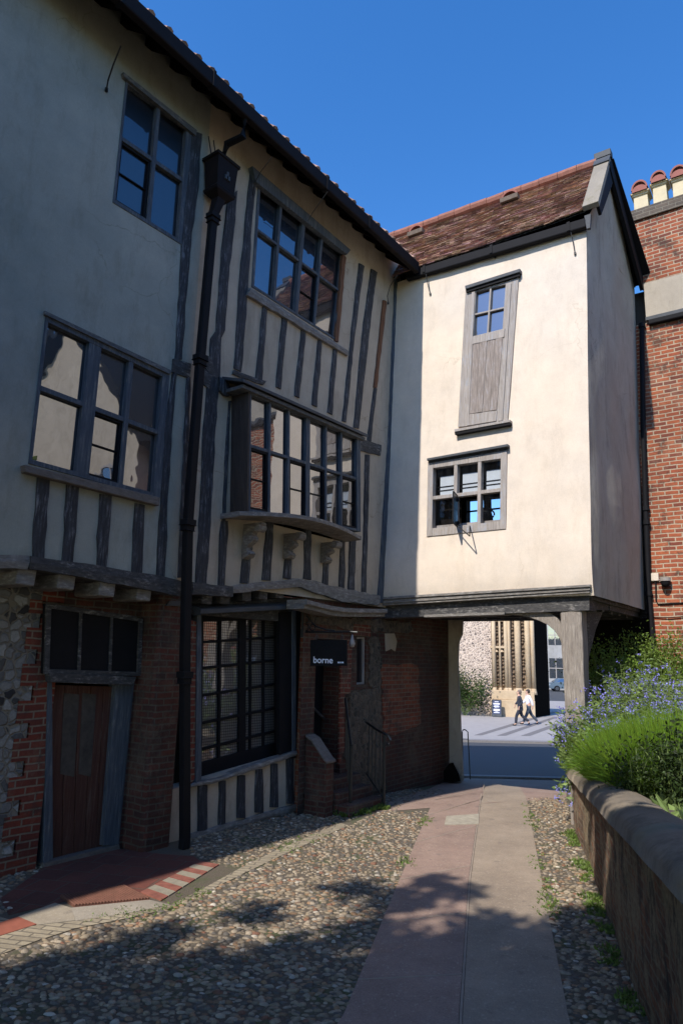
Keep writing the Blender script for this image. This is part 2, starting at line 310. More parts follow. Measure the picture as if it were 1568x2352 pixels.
def window(parent,pl,q,cols,rows,fw,bw,o1,depth,fm,gm,name='window',casements=(),thick=(),label=None,bars2=(),gp='pane',hp=False):
    """frame with mullions and transoms: q corners TL,TR,BR,BL (a,z); cols/rows fractions; fw frame widths l,r,t,b; o1 front offset"""
    W=math.dist(q[0],q[1]); Ht=math.dist(q[0],q[3]); m=M()
    l,r,t,b=fw[0]/W,1-fw[1]/W,fw[2]/Ht,1-fw[3]/Ht
    def st(s0,s1,t0,t1,f0,f1,mm=None): (mm or m).slab(pl,[lerp2(q,*k) for k in ((s0,t0),(s1,t0),(s1,t1),(s0,t1))],f0,f1)
    st(0,l,0,1,o1-depth,o1); st(r,1,0,1,o1-depth,o1); st(l,r,0,t,o1-depth,o1-.002); st(l,r,b,1,o1-depth,o1-.002)
    for i,c in enumerate(cols):
        k=(thick[i] if i<len(thick) else bw)/W/2; st(c-k,c+k,t,b,o1-depth+.01,o1-.006)
    hb=bw/Ht/2
    for rr in rows: st(l,r,rr-hb,rr+hb,o1-depth+.014,o1-.011)
    f=m.build(name,fm,parent,bevel=.004)
    if label: f['label']=label
    g=M(); go=o1-depth*.55; s_=[l]+list(cols)+[r]; t_=[t]+list(rows)+[b]
    rn=random.Random(int(W*1000))
    for i in range(len(s_)-1):
        for j in range(len(t_)-1):
            c4=[lerp2(q,*k) for k in ((s_[i],t_[j]),(s_[i+1],t_[j]),(s_[i+1],t_[j+1]),(s_[i],t_[j+1]))]
            e=[rn.uniform(-.0025,.0025) for _ in range(2)]; e=[e[0],e[1],-e[0],-e[1]]
            if (i,j) in hp_set(hp): continue
            g.add([pl.pt(a,z,go+x) for (a,z),x in zip(c4,e)],[(0,1,2,3)])
    g.build(gp,gm,f)
    for (i,j,nb) in casements:              # opening casements with their own thin iron frame and glazing bars
        s0,s1,t0,t1=s_[i],s_[i+1],t_[j],t_[j+1]; cm=M(); e=.03/W; eh=.03/Ht; hk=bw/2/W
        s0+=hk if i else 0; s1-=hk if i<len(s_)-2 else 0; t0+=hb if j else 0; t1-=hb if j<len(t_)-2 else 0
        for A in ((s0,s0+e,t0,t1),(s1-e,s1,t0,t1),(s0+e,s1-e,t0,t0+eh),(s0+e,s1-e,t1-eh,t1)): st(*A,go+.005,go+.035,cm)
        for k in range(nb): 
            tt=t0+(t1-t0)*(k+1)/(nb+1); st(s0+e,s1-e,tt-.007/Ht,tt+.007/Ht,go+.004,go+.022,cm)
        cm.build('casement',MT['black'],f)
    return f
def hp_set(h): return h or ()
def frac(pl,q,p,off,ax=0):
    a,z=pl.hit(p,off)
    if ax==0: return (a-q[0][0])/(q[1][0]-q[0][0])
    return (z-q[0][1])/(q[3][1]-q[0][1])
# ================================================================ TIMBERED HOUSE
HS=thing('timber_framed_house','long old house, grey render at left and black and cream timber framing, brick ground floor','house',(-1.72,8.16,0))
EAV=.50
gz0=(U.hit((240,0),EAV)[1]+U.hit((955,628),EAV)[1])/2; gz1=(U.hit((285,0),EAV)[1]+U.hit((948,598),EAV)[1])/2
if gz1-gz0<.12: gz1=gz0+.12
aEnd=U.hit((952,612),EAV)[0]
RT=gz1+.02+.50*.95                          # roof height over the wall plane
q1=H(U,[zA(578,365),zA(888,598),zA(850,1135),zA(517,930)]); q2=H(U,[zB(300,85),zB(1108,478),zB(1045,1300),zB(185,1070)])
q3=H(U,[zC(455,230),zC(1130,790),zC(1062,1480),zC(402,1058)])
BO=.30
qb=H(U,[zD(455,240),zD(1310,600),zD(1312,1345),zD(445,1190)],BO); 
jl=U.hit(zB(0,1680))[1]
SP=-.30
m=M(); m.holed(U,[(-15,2.93),(SP,2.93),(SP,RT),(-15,RT)],[q1,q2],0,.14); m.build('rendered_wall',MT['pl_left'],HS)
bayq=[(qb[0][0]+.02,qb[0][1]+.02),(qb[1][0]-.1,qb[1][1]+.02),(qb[2][0]-.1,qb[3][1]),(qb[3][0]+.05,qb[3][1])]
m=M(); m.holed(U,[(SP,2.93),(4.6,2.93),(4.6,RT),(SP,RT)],[q3,bayq],0,.14); m.build('infill_plaster',MT['pl_tim'],HS)
m=M(); m.rect(U,-15,4.6,2.95,RT,-.36,-.30); m.build('inner_wall',MT['dark'],HS)
# windows
f=window(HS,U,q1,[frac(U,q1,zA(728,505),0)],[.475],(.03,.12,.05,.05),.055,.012,.12,MT['blue'],MT['skywin'],casements=((0,1,1),),label='upper four light window with blue grey frame in the grey render')
m=quad(U,[zA(568,330),zA(905,598),zA(900,622),zA(572,352)],0,.05); m.build('drip_board',MT['blueh'],f)
f=window(HS,U,q2,[frac(U,q2,zB(628,260),0),frac(U,q2,zB(858,415),0)],[.5],(.035,.10,.09,.05),.055,.012,.12,MT['blue'],MT['darkwin'],casements=((1,1,1),),thick=(.15,.06),label='wide six light window with blue grey frame above the plank door')
quad(U,[zB(165,1075),zB(1050,1290),zB(1045,1345),zB(170,1125)],0,.09).build('sill',MT['sill'],f,bevel=.008)
quad(U,[zB(296,70),zB(1125,462),zB(1112,485),zB(298,95)],0,.035).build('drip_board',MT['blueh'],f)
f=window(HS,U,q3,[frac(U,q3,zC(635,420),0),frac(U,q3,zC(812,570),0),frac(U,q3,zC(957,680),0)],[.45],(.05,.05,.05,.04),.04,.015,.12,MT['blue'],MT['midwin'],casements=((2,1,1),),thick=(.05,.075,.05),label='tall eight light window high in the timbered bay')
quad(U,[zC(412,108),zC(1183,768),zC(1155,803),zC(440,232)],0,.09).build('hood',MT['blue'],f,bevel=.006)
timber(U,[zC(405,1062),zC(780,1310),zC(1168,1562)],[zC(375,1118),zC(780,1365),zC(1165,1598)],-.01,.06).build('sill',MT['oakp'],f)
timber(U,[zC(1118,800),zC(1062,1480)],[zC(1148,830),zC(1090,1490)],-.01,.035).build('jamb',MT['brown'],f)
# projecting box window on brackets
BAY=window(HS,U,qb,[frac(U,qb,zD(x,y),BO) for x,y in ((617,300),(765,365),(915,430),(1055,505),(1175,560))],[frac(U,qb,zD(455,668),BO,1)],(.03,.06,.05,.04),.042,BO,.10,MT['blue'],MT['darkwin'],name='box_window',casements=((0,1,1),(2,1,1),(3,1,1),(5,1,1)),thick=(.042,.042,.09,.042,.042),label='twelve light box window projecting on carved brackets')
m=M(); aL,zT=qb[0]; aR=qb[1][0]; zB0=(qb[3][1]+qb[2][1])/2
m.slab(U,[(aL-.03,zT-.0),(aL,zT),(qb[3][0],qb[3][1]-.02),(qb[3][0]-.03,qb[3][1]-.02)],.0,BO+.004); m.build('side_board',wood('dark brown side board',(.025,.018,.015),(.06,.045,.038)),BAY)
m=M(); m.slab(U,[(qb[1][0],qb[1][1]),(qb[1][0]+.03,qb[1][1]),(qb[2][0]+.03,qb[2][1]),(qb[2][0],qb[2][1])],0,BO+.004); m.build('side_board',MT['blue'],BAY)
def sloped_cap(pl,a0,z0,a1,z1,o,th,rise,name,mt,par):       # little lead covered roof falling outward
    m=M(); P=pl.pt
    v=[P(a0,z0+rise,0),P(a1,z1+rise,0),P(a1,z1,o),P(a0,z0,o),P(a0,z0+rise-th,0),P(a1,z1+rise-th,0),P(a1,z1-th,o),P(a0,z0-th,o)]
    m.add(v,[(0,1,2,3),(7,6,5,4),(3,2,6,7),(0,3,7,4),(1,5,6,2)]); return m.build(name,mt,par,bevel=.006)
z0c=U.hit(zD(450,175),BO+.07)[1]; z1c=U.hit(zD(1355,578),BO+.07)[1]
sloped_cap(U,aL-.22,z0c,aR+.12,z1c,BO+.09,.045,.12,'lead_roof',MT['lead'],BAY)
sloped_cap(U,aL-.18,z0c-.05,aR+.1,z1c-.05,BO+.05,.05,.0,'cornice',MT['blueh'],BAY)
m=M(); n=16; top=[];zs=qb[3][1]-.035     # bowed sill
for i in range(n+1):
    t=i/n; a=aL-.10+(aR+.16-aL+.0)*t; o=BO+.03+.20*math.sin(math.pi*min(1,t*1.02))**.8*(1-.25*t); top.append((a,o,zs+.085*math.sin(math.pi*t)-.03*t+(qb[2][1]-qb[3][1])*t*.9))
v=[];f_=[]
for a,o,z in top: v+=[U.pt(a,z,0),U.pt(a,z,o),U.pt(a,z-.055,o+.0),U.pt(a,z-.06,0)]
for i in range(n): f_+=[(4*i+k,4*i+(k+1)%4,4*i+4+(k+1)%4,4*i+4+k) for k in range(4)]
f_+=[(0,1,2,3),(4*n+3,4*n+2,4*n+1,4*n)]
m.add(v,f_); m.build('sill',MT['oakp'],BAY,bevel=.005)
def bracket(ac,ztop,zbot,w,dep):          # carved scroll bracket: S profile with curled ends
    m=M(); prof=[]; Hh=ztop-zbot
    for i in range(25):
        t=i/24; o=dep*(1-t)**1.3+.05+.05*math.sin(t*math.pi*5+.4)*(1-.4*t)+.06*math.exp(-((t-.86)/.06)**2); prof.append((max(.03,o),ztop-Hh*t))
    pts=[(0.,ztop)]+prof+[(0.,zbot)]
    L=[U.pt(ac-w/2,z,o) for o,z in pts]; m.prism(L,Vector((U.d[0],U.d[1],0))*w)
    for t,r in ((.14,.055),(.86,.05)):
        o=dep*(1-t)**1.3+.06; z=ztop-Hh*t; c=U.pt(ac,z,o)
        m.tube([c-Vector((U.d[0],U.d[1],0))*(w/2+.02),c+Vector((U.d[0],U.d[1],0))*(w/2+.02)],r,12)
    for s in (-1,1):
        for t in (.3,.5,.68): 
            o=(dep*(1-t)**1.3+.05)*.6; c=U.pt(ac+s*w/2,ztop-Hh*t,o); m.tube([c,c+Vector((U.d[0],U.d[1],0))*s*.012],.03,8)
    m.build('bracket',MT['oakp'],BAY,bevel=.004)
for (x0,y0),(x1,y1) in (((500,1290),(455,1570)),((815,1290),(780,1570)),((1100,1370),(1070,1600))):
    a,_=U.hit(zD((x0+x1)/2-18,(y0+y1)/2),.1); zt=zs-.06; zb=U.hit(zD(x1,y1),.03)[1]; bracket(a,zt,zb,.10,.24)
# timbers of the wall: left edge / right edge in measured points
TT=[
 ('s',[zB(250,1150),zB(212,1680)],[zB(335,1165),zB(298,1690)]),('s',[zB(442,1200),zB(408,1705)],[zB(528,1220),zB(485,1715)]),
 ('s',[zB(655,1265),zB(632,1748)],[zB(735,1280),zB(705,1760)]),('s',[zB(885,1325),zB(865,1790)],[zB(952,1340),zB(932,1800)]),
 ('s',[zB(1130,480),zB(1085,800),zB(1058,1200),zB(1025,1805)],[zB(1165,475),zB(1135,800),zB(1110,1200),zB(1085,1815)]),
 ('s',[zA(885,600),zA(860,870),zA(838,1100),zA(806,1650)],[zA(930,615),zA(915,860),zA(880,1120),zA(838,1650)]),
 ('s',[zB(1225,500),zB(1205,900),zB(1168,1815)],[zB(1252,505),zB(1240,900),zB(1195,1815)]),  # dark strip of the pipe's shadow, built as a thin stud
 ('s',[zC(222,350),zC(190,620),zC(165,850),zC(150,1100),zC(128,1400),zC(88,1460),zC(80,1640),zC(60,1850),zC(25,2258),zD(75,1000),zD(32,1760)],
      [zC(300,300),zC(272,650),zC(240,900),zC(225,1100),zC(198,1400),zC(178,1460),zC(168,1640),zC(150,1900),zC(125,2258),zD(170,1000),zD(124,1760)]),
 ('s',[zC(398,130),zC(358,560),zC(318,950),zC(270,1695)],[zC(452,180),zC(412,560),zC(385,1050),zC(332,1725)]),
 ('s',[zC(497,1195),zC(443,1770)],[zC(535,1215),zC(490,1790)]),('s',[zC(648,1290),zC(598,1840)],[zC(690,1315),zC(640,1860)]),
 ('s',[zC(800,1390),zC(743,1910)],[zC(835,1410),zC(785,1930)]),('s',[zC(928,1460),zC(880,1980)],[zC(965,1480),zC(920,2000)]),
 ('s',[zC(1050,1540),zC(1003,2040)],[zC(1080,1555),zC(1040,2060)]),
 ('s',[zC(1248,870),zC(1190,1400),zC(1120,2110)],[zC(1290,895),zC(1222,1400),zC(1148,2120)]),
 ('s',[zC(1345,915),zC(1285,1330),zC(1248,1700),zC(1208,2160)],[zC(1392,945),zC(1350,1250),zC(1312,1600),zC(1250,2170)]),
 ('s',[zC(1366,1850),zC(1315,2260)],[zC(1390,1855),zC(1345,2270)]),
 ('s',[zD(1360,740),zD(1350,1250),zD(1332,1870)],[zD(1396,745),zD(1385,1250),zD(1368,1870)]),
 ('s',[zD(1240,1400),zD(1225,1860)],[zD(1288,1410),zD(1278,1865)]),
 ('s',[zD(232,1262),zD(205,1765)],[zD(292,1262),zD(265,1768)]),('s',[zD(290,320),zD(240,1262)],[zD(312,320),zD(268,1262)]),
 ('s',[zD(405,1500),zD(385,1750)],[zD(468,1500),zD(450,1755)]),('s',[zD(590,1240),zD(555,1725)],[zD(648,1245),zD(620,1730)]),
 ('s',[zD(738,1500),zD(722,1710)],[zD(790,1500),zD(778,1720)]),('s',[zD(890,1260),zD(880,1715)],[zD(942,1265),zD(936,1725)]),
 ('s',[zD(1038,1560),zD(1025,1775)],[zD(1082,1560),zD(1070,1790)]),('s',[zD(1168,1400),zD(1155,1810)],[zD(1206,1405),zD(1200,1835)]),
 ('c',[D_(908,640),D_(893,1000),D_(868,1385)],[D_(918,640),D_(900,1000),D_(880,1385)]),
 ('b',[zC(1440,1160),zC(1366,1845)],[zC(1468,1175),zC(1391,1850)]),
 ('r',[zB(1135,385),zB(1250,415)],[zB(1130,475),zB(1245,505)]),('r',[zD(1310,610),zD(1485,665)],[zD(1310,708),zD(1480,750)]),
 ('r',[zC(270,1705),zC(520,1795)],[zC(262,1740),zC(500,1830)]),('r',[zC(20,1580),zC(80,1600),zC(165,1790)],[zC(20,1650),zC(70,1720),zC(155,1850)]),
 ('r',[zD(95,60),zD(150,110)],[zD(90,180),zD(140,220)]),
 ('k',[zD(215,125),zD(290,180),zD(320,265)],[zD(225,240),zD(262,275),zD(300,285)]),
]
for k,L,R in TT:
    nm,mt,o=dict(s=('timber_stud','oak',.022),c=('corner_board','blue',.03),b=('timber_stud','brown',.03),r=('timber_rail','oakh',.028),k=('knee_brace','oak',.05))[k]
    ob=timber(U,L,R,-.02,o).build(nm,MT[mt],HS)
    if k=='b': ob['label']='upright strip of bare orange brown wood'
# jetty beams, joist ends
timber(U,[zB(200,1670),zB(640,1735),zB(1185,1830)],[zB(205,1760),zB(640,1830),zB(1185,1935)],-.35,.05,jit=.01).build('jetty_beam',MT['oakh'],HS)
timber(U,[zB(-560,1560),zB(0,1668),zB(200,1672)],[zB(-560,1640),zB(0,1750),zB(185,1765)],-.35,.03,jit=.01).build('jetty_beam',MT['oakp'],HS)
timber(U,[zD(8,1745),zD(325,1775)],[zD(8,1835),zD(325,1860)],-.3,.06,jit=.01).build('jetty_beam',MT['oakh'],HS)
timber(U,[zD(325,1775),zD(560,1738),zD(860,1712),zD(1180,1790),zD(1475,1850)],[zD(328,1830),zD(560,1800),zD(860,1785),zD(1180,1890),zD(1475,1925)],-.3,.07,jit=.012).build('jetty_beam',MT['oakp'],HS)
for x,y in ((172,1812),(437,1842),(698,1890),(945,1920)):
    a,z=U.hit(zB(x,y),-.02); m=M(); m.slab(U,[(a-.10,z-.075),(a+.09,z-.08),(a+.10,z+.09),(a-.09,z+.09)],-.5,-.01+random.uniform(-.01,.02)); m.build('joist_end',MT['oakp'],HS,bevel=.015)
for x,y in ((120,1870),(260,1870),(430,1850),(560,1840),(690,1830)):
    a,z=U.hit(zD(x,y),-.05); m=M(); m.rect(U,a-.09,a+.08,z-.07,z+.09,-.5,-.04); m.build('joist_end',MT['oakh'],HS,bevel=.015)
m=M(); m.rect(U,-15,4.2,2.90,2.93,-.8,-.31); m.build('jetty_soffit',MT['dark'],HS)
# eaves
m=M()
for i in range(56):
    a=-14.9+i*.365+random.uniform(-.02,.02)
    if a<aEnd-.1:
        v=[U.pt(a,RT-.06,-.05),U.pt(a,RT-.24,-.05),U.pt(a,gz1-.17,EAV-.03),U.pt(a,gz1-.03,EAV-.03)]
        mm=M(); mm.prism(v,Vector((U.d[0],U.d[1],0))*.10); mm.build('rafter_foot',MT['dark'],HS)
def usl(o): return gz1+.02+(EAV-o)*.95
m=M(); P=U.pt; aa,ab=-15,aEnd+.02
m.add([P(aa,usl(EAV),EAV),P(ab,usl(EAV),EAV),P(ab,usl(-3.2),-3.2),P(aa,usl(-3.2),-3.2),P(aa,usl(EAV)-.06,EAV),P(ab,usl(EAV)-.06,EAV),P(ab,usl(-3.2)-.06,-3.2),P(aa,usl(-3.2)-.06,-3.2)],[(0,1,2,3),(7,6,5,4),(0,4,5,1),(1,5,6,2),(2,6,7,3),(3,7,4,0)])
m.add([P(aa,usl(-3.2),-3.2),P(ab,usl(-3.2),-3.2),P(ab,usl(-3.2)-3,-6.4),P(aa,usl(-3.2)-3,-6.4)],[(0,1,2,3)])
roof=m.build('roof',MT['oakh'],HS)
m=M(); v=[P(a,z,o) for a in (4.6,7.4) for o,z in ((-.35,3),(-.35,usl(-.35)-.3),(-2.6,12.3),(-6.,9.),(-6.,3))]     # the range runs on behind the wing to the street
m.add(v,[(0,1,2,3,4),(9,8,7,6,5)]+[(k,k+1,k+6,k+5) for k in range(4)]); m.build('street_range',MT['tile'],HS)
m=M()                                       # pantiles: rolls running up the slope, first courses modelled
n=int((ab-aa)/.235)
for i in range(n):
    a=aa+.12+i*.235
    for c in range(3):
        o=EAV+.05-c*.32; j=random.uniform(-.015,.015); p0=P(a+j,usl(o)+.035+c*.0,o); p1=P(a+j,usl(o-.36)+.015,o-.36)
        m.tube([p0,p1],[.062,.05],8,col=random.uniform(.5,1.1))
        v=[P(a+j-.13,usl(o)+.005,o),P(a+j+.13,usl(o)+.005,o),P(a+j+.13,usl(o-.34)+.005,o-.34),P(a+j-.13,usl(o-.34)+.005,o-.34)]
        m.add([x+Vector((0,0,.02)) for x in v]+v,[(0,1,2,3),(7,6,5,4),(0,4,5,1)],col=random.uniform(.5,1.))
m.build('pantiles',MT['tile'],roof)
m=M(); m.rect(U,-15,aEnd,gz0,gz1,EAV,EAV+.10); 
g=m.build('gutter',MT['gut'],HS,bevel=.02)
m=M()
for x in (zA(-80,-60),zA(560,35),zA(980,440),zC(1000,330),zC(1330,620)):
    a,_=U.hit(x,EAV+.1); m.rect(U,a-.02,a+.02,gz0-.006,gz1+.01,EAV-.004,EAV+.108)
m.build('joint',MT['black'],g)
def stay(pl,pts,off0,off1,r=.009,par=HS,nm='gutter_stay'):
    n=len(pts); P3=[pl.pt(*pl.hit(p,off1+(off0-off1)*i/(n-1)),off1+(off0-off1)*i/(n-1)) for i,p in enumerate(pts)]
    m=M(); m.tube(P3,r,6); m.tube([P3[-1]+Vector((0,0,.02)),P3[-1]-Vector((0,0,.02))],r*2.2,8); m.build(nm,MT['iron'],par)
stay(U,[zA(556,210),zA(520,300),zA(497,370),zA(490,412)],.02,EAV)
stay(U,[zC(565,40),zC(480,150),zC(430,240),zC(415,330)],.02,EAV+.1,.006); stay(U,[zC(1000,310),zC(880,480),zC(845,545)],.06,EAV+.1,.006)
stay(U,[zC(1545,965),zC(1490,1050),zC(1468,1130),zC(1475,1185)],.02,EAV,.007)
# rainwater pipe with hopper head
pf=lambda x,y,o:U.pt(*U.hit((x,y),o),o)
HB=M(); PO=.16
tops=H(U,[zA(945,735),zA(1120,815),zA(1085,905),zA(950,850)],.22)
a0,a1=U.hit(zA(965,760),.2)[0]-.02,U.hit(zA(1085,830),.2)[0]; zt=U.hit(zA(1030,745),.2)[1]; zb=U.hit(zA(1000,895),.2)[1]
RP=M()
pc=[pf(*zA(980,985),PO),pf(*zB(1310,380),PO),pf(*D_(432,1200),PO),pf(*D_(425,1500),PO)]; foot=gs((423,1950)); 
px=(a0+a1)/2
path=[pc[0]]+[pc[1],pc[2],pc[3],Vector((foot.x,foot.y,.12)),Vector((foot.x,foot.y,.0))]
def sqtube(m,pts,w,d,pl):
    t=Vector((pl.d[0],pl.d[1],0));n_=Vector((pl.n[0],pl.n[1],0)); v=[]
    for p in pts: v+=[p-t*w/2-n_*d/2,p+t*w/2-n_*d/2,p+t*w/2+n_*d/2,p-t*w/2+n_*d/2]
    m.add(v,[(4*i+k,4*i+(k+1)%4,4*i+4+(k+1)%4,4*i+4+k) for i in range(len(pts)-1) for k in range(4)]+[(0,1,2,3),tuple(range(4*len(pts)-4,4*len(pts)))])
sqtube(RP,path,.105,.085,U); pipe=RP.build('rainwater_pipe',MT['black'],HS,bevel=.012)
m=M()
for p in (pc[0]-Vector((0,0,.03)),pc[1],pc[2],pc[3]+(path[4]-pc[3])*.12):
    m=M(); sqtube(m,[p-Vector((0,0,.035)),p+Vector((0,0,.035))],.15,.13,U)
    sqtube(m,[p-Vector((0,0,.10)),p-Vector((0,0,.035))],.13,.11,U)
    m.build('pipe_collar',MT['black'],pipe,bevel=.008)
ctr=pf(*zA(1000,900),.14); topc=U.pt((a0+a1)/2,zt,.16)
m=M(); v=[]
def ring(c,w,d): 
    t=Vector((U.d[0],U.d[1],0));n_=Vector((U.n[0],U.n[1],0)); return [c-t*w/2-n_*d/2,c+t*w/2-n_*d/2,c+t*w/2+n_*d/2,c-t*w/2+n_*d/2]
ax=(a0+a1)/2
st=[(zt+.0,.40,.30),(zt-.035,.41,.31),(zt-.04,.36,.27),(zb+.10,.30,.24),(zb+.07,.34,.27),(zb+.03,.32,.25),(zb-.03,.13,.13),(pc[0].z,.10,.1)]
for z,w_,d_ in st: 
    k=max(0,(zb-z)/(zb-pc[0].z)); c=U.pt(ax,z,PO); c=c.lerp(Vector((pc[0].x,pc[0].y,z)),min(1,k)); v+=ring(c,w_,d_)
m.add(v,[(4*i+k,4*i+(k+1)%4,4*i+4+(k+1)%4,4*i+4+k) for i in range(len(st)-1) for k in range(4)]+[(0,1,2,3)])
hop=m.build('hopper_head',MT['gut'],pipe,bevel=.006)
m=M(); c=U.pt(ax,(zt+zb)/2,PO+.135); t=Vector((U.d[0],U.d[1],0))
for ang in (90,210,330): m.box(c+t*math.cos(RAD(ang))*.03+Vector((0,0,math.sin(RAD(ang))*.035)),(.03,.02,.06),-RAD(36.5-90))
m.build('emblem',MT['lead'],hop)
m=M(); m.tube([U.pt(ax+.02,gz0+.05,EAV+.03),U.pt(ax+.02,gz0-.25,EAV+.02),U.pt(ax,zt+.25,PO+.08),U.pt(ax,zt+.03,PO)],.05,12); m.build('swan_neck',MT['black'],pipe)
m=M(); 
for s in (-.16,-.07): m.tube([U.pt(ax+s,zt+.35,.05),U.pt(ax+s+.03,zt+.05,.1)],.008,6)
m.build('old_iron',MT['iron'],pipe)
# ---- ground floor
G1o,PFo=-.45,-.10
zg=2.92
m=M(); m.rect(U,-3,.3,-.1,zg,G1o-.36,G1o-.31); m.build('backing',MT['dark'],HS)
dq=H(U,[zG(350,800),zG(860,815),zG(780,1880),zG(300,2000)],G1o)
aDL=min(dq[0][0],dq[3][0]); aDR=max(dq[1][0],dq[2][0])
m=M(); aF=U.hit(zG(170,1200),G1o)[0]
m.rect(U,-15,aF,-.1,zg,G1o-.3,G1o); m.build('flint_wall',MT['flint'],HS)
m=M(); rn=random.Random(3); z=-.05; k=0
while z<2.55:                               # brick quoins toothed into the flint
    h=.144 if k%2 else .215; ex=.13 if k%2==0 else -.02
    m.rect(U,aF-ex+.0,aDL+.02,z,min(z+h,2.6),G1o-.2,G1o+.008); z+=h; k+=1
m.rect(U,aF,aDL+.02,2.55,2.93,G1o-.2,G1o+.008); m.build('brick_quoins',MT['brickq'],HS)
m=M(); m.rect(U,aDL,aDR+.05,2.42,zg,G1o-.2,G1o+.004)
aPL=U.hit(zG(1040,1200),PFo)[0]; aPR=U.hit((418,1500),0)[0]
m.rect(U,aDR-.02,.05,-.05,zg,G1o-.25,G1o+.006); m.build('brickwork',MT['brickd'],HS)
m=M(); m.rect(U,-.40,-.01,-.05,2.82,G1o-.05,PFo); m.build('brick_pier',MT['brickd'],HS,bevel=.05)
quad(U,[zG(1110,268),zG(1185,268),zG(1175,300),zG(1090,300)],-.4,-.07).build('corbel',MT['lead'],HS)
# plank door
m=M()
pts=H(U,[zG(340,815),zG(760,830),zG(700,1890),zG(330,1960)],G1o-.04)
d=M(); npk=5
for i in range(npk):
    s0=i/npk+.004; s1=(i+1)/npk-.004; d.slab(U,[lerp2(pts,*k) for k in ((s0,0),(s1,0),(s1,1),(s0,1))],G1o-.10,G1o-.05+random.uniform(-.004,.004))
dr=d.build('door',MT['door'],HS,bevel=.004); dr['label']='low plank door in faded red brown with a wide grey jamb'
m=M(); m.slab(U,H(U,[zG(760,800),zG(880,800),zG(780,1860),zG(675,1870)],G1o+.02),G1o-.12,G1o+.02); m.slab(U,H(U,[zG(315,790),zG(345,800),zG(350,1960),zG(285,1985)],G1o+.02),G1o-.12,G1o+.02); m.build('door_jamb',MT['blue'],dr,bevel=.008)
m=M(); m.slab(U,H(U,[zG(290,1985),zG(780,1860),zG(785,1890),zG(290,2025)],G1o+.05),G1o-.15,G1o+.05); m.build('threshold',MT['sill'],dr)
m=M(); m.slab(U,H(U,[zG(300,285),zG(930,385),zG(915,760),zG(285,745)],G1o+.06),G1o-.1,G1o+.06); fl=m.build('fanlight_board',MT['black'],dr,bevel=.01)
fq=H(U,[zG(300,285),zG(930,385),zG(915,760),zG(285,745)],G1o+.06)
for s0,s1,t0,t1 in ((.0,.045,0,1),(.955,1,0,1),(.045,.955,0,.06),(.045,.955,.93,1),(.32,.345,.06,.93),(.64,.665,.06,.93)):
    mm=M(); mm.slab(U,[lerp2(fq,*k) for k in ((s0,t0),(s1,t0),(s1,t1),(s0,t1))],G1o+.05,G1o+.082); mm.build('batten',MT['oakh'],fl,bevel=.004)
m=M(); m.slab(U,H(U,[zG(355,290),zG(890,370),zG(890,380),zG(355,300)],G1o+.075),G1o+.05,G1o+.09); m.build('moulding',MT['oakh'],dr); m=M(); m.slab(U,H(U,[zG(320,735),zG(890,765),zG(870,820),zG(330,800)],G1o+.09),G1o-.05,G1o+.10); m.build('moulding',MT['oakh'],dr,bevel=.006)
m=M()
for x0,x1,x2,x3 in ((425,525,490,400),(545,635,600,520)):
    m.slab(U,H(U,[zG(x0,870),zG(x1,880),zG(x2,1420),zG(x3,1400)],G1o-.03),G1o-.07,G1o-.043)
m.build('worn_panel',plain('worn door paint',(.075,.062,.05),.8,0,.6,9),dr)
# big shop window and framed wall below it
G2o=-.22
gq=H(U,[zH(120,190),zH(640,170),zH(630,950),zH(100,1105)],G2o)
a2L=-.02; a2R=H(U,[zH(655,900)],G2o)[0][0]
m=M(); holeq=[(gq[0][0],gq[0][1]),(gq[1][0],gq[0][1]+.02),(gq[1][0],gq[2][1]-.02),(gq[3][0],gq[3][1]-.02)]
sL,sR=U.hit(zH(62,1160),G2o),U.hit(zH(655,968),G2o); m.slab(U,[(-.02,-.05),(a2R,-.05),(a2R,sR[1]),(-.02,sL[1])],G2o-.2,G2o); m.build('shopfront_wall',MT['pl_tim'],HS)
m=M(); m.rect(U,-.08,.02,-.05,zg,G2o-.2,G2o-.015); m.build('brickwork',MT['brickq'],HS)
m=M(); m.rect(U,-.12,a2R,max(holeq[0][1],holeq[1][1])-.03,zg,G2o-.3,G2o-.01); m.build('window_head',MT['oakh'],HS)
m=M(); m.rect(U,holeq[2][0]-.03,a2R+.02,holeq[2][1]-.1,zg-.1,G2o-.3,G2o+.01); m.build('window_post',MT['black'],HS)
m=M(); m.rect(U,-.4,2.2,.3,zg,G2o-.75,G2o-.7); m.build('shop_interior',MT['room'],HS)
quad(U,[zH(62,225),zH(105,240),zH(95,1095),zH(60,1150)],G2o-.02,G2o+.02).build('brickwork',MT['brickq'],HS)
wq=H(U,[zH(118,200),zH(560,190),zH(562,975),zH(105,1110)],G2o-.16)
SW=window(HS,U,wq,[frac(U,wq,zH(x,300),G2o-.16) for x in (225,350,396,468)],[.17,.335,.505,.675,.835],(.05,.09,.08,.17),.035,G2o-.16,.07,MT['black'],MT['lattice'],name='shop_window',thick=(.04,.13,.03,.035),label='tall small paned window with wire guards')
quad(U,[zH(562,190),zH(640,185),zH(632,955),zH(562,975)],G2o-.30,G2o-.19).build('dark_panel',MT['black'],SW)
quad(U,[zH(560,182),zH(634,178),zH(634,958),zH(560,980)],G2o-.05,G2o+.022).build('dark_reveal_sheet',MT['black'],SW,bevel=.004)  # black sheet standing in for the dark window reveal
for L in ([zH(98,180),zH(122,185),zH(122,1115),zH(88,1140)],[zH(628,170),zH(650,168),zH(650,960),zH(630,960)]): quad(U,L,G2o-.2,G2o+.035).build('jamb',MT['blue'],SW,bevel=.005)
timber(U,[zH(62,1148),zH(250,1100),zH(655,955)],[zH(60,1168),zH(250,1125),zH(655,985)],G2o-.05,G2o+.07).build('sill',MT['oakp'],SW)
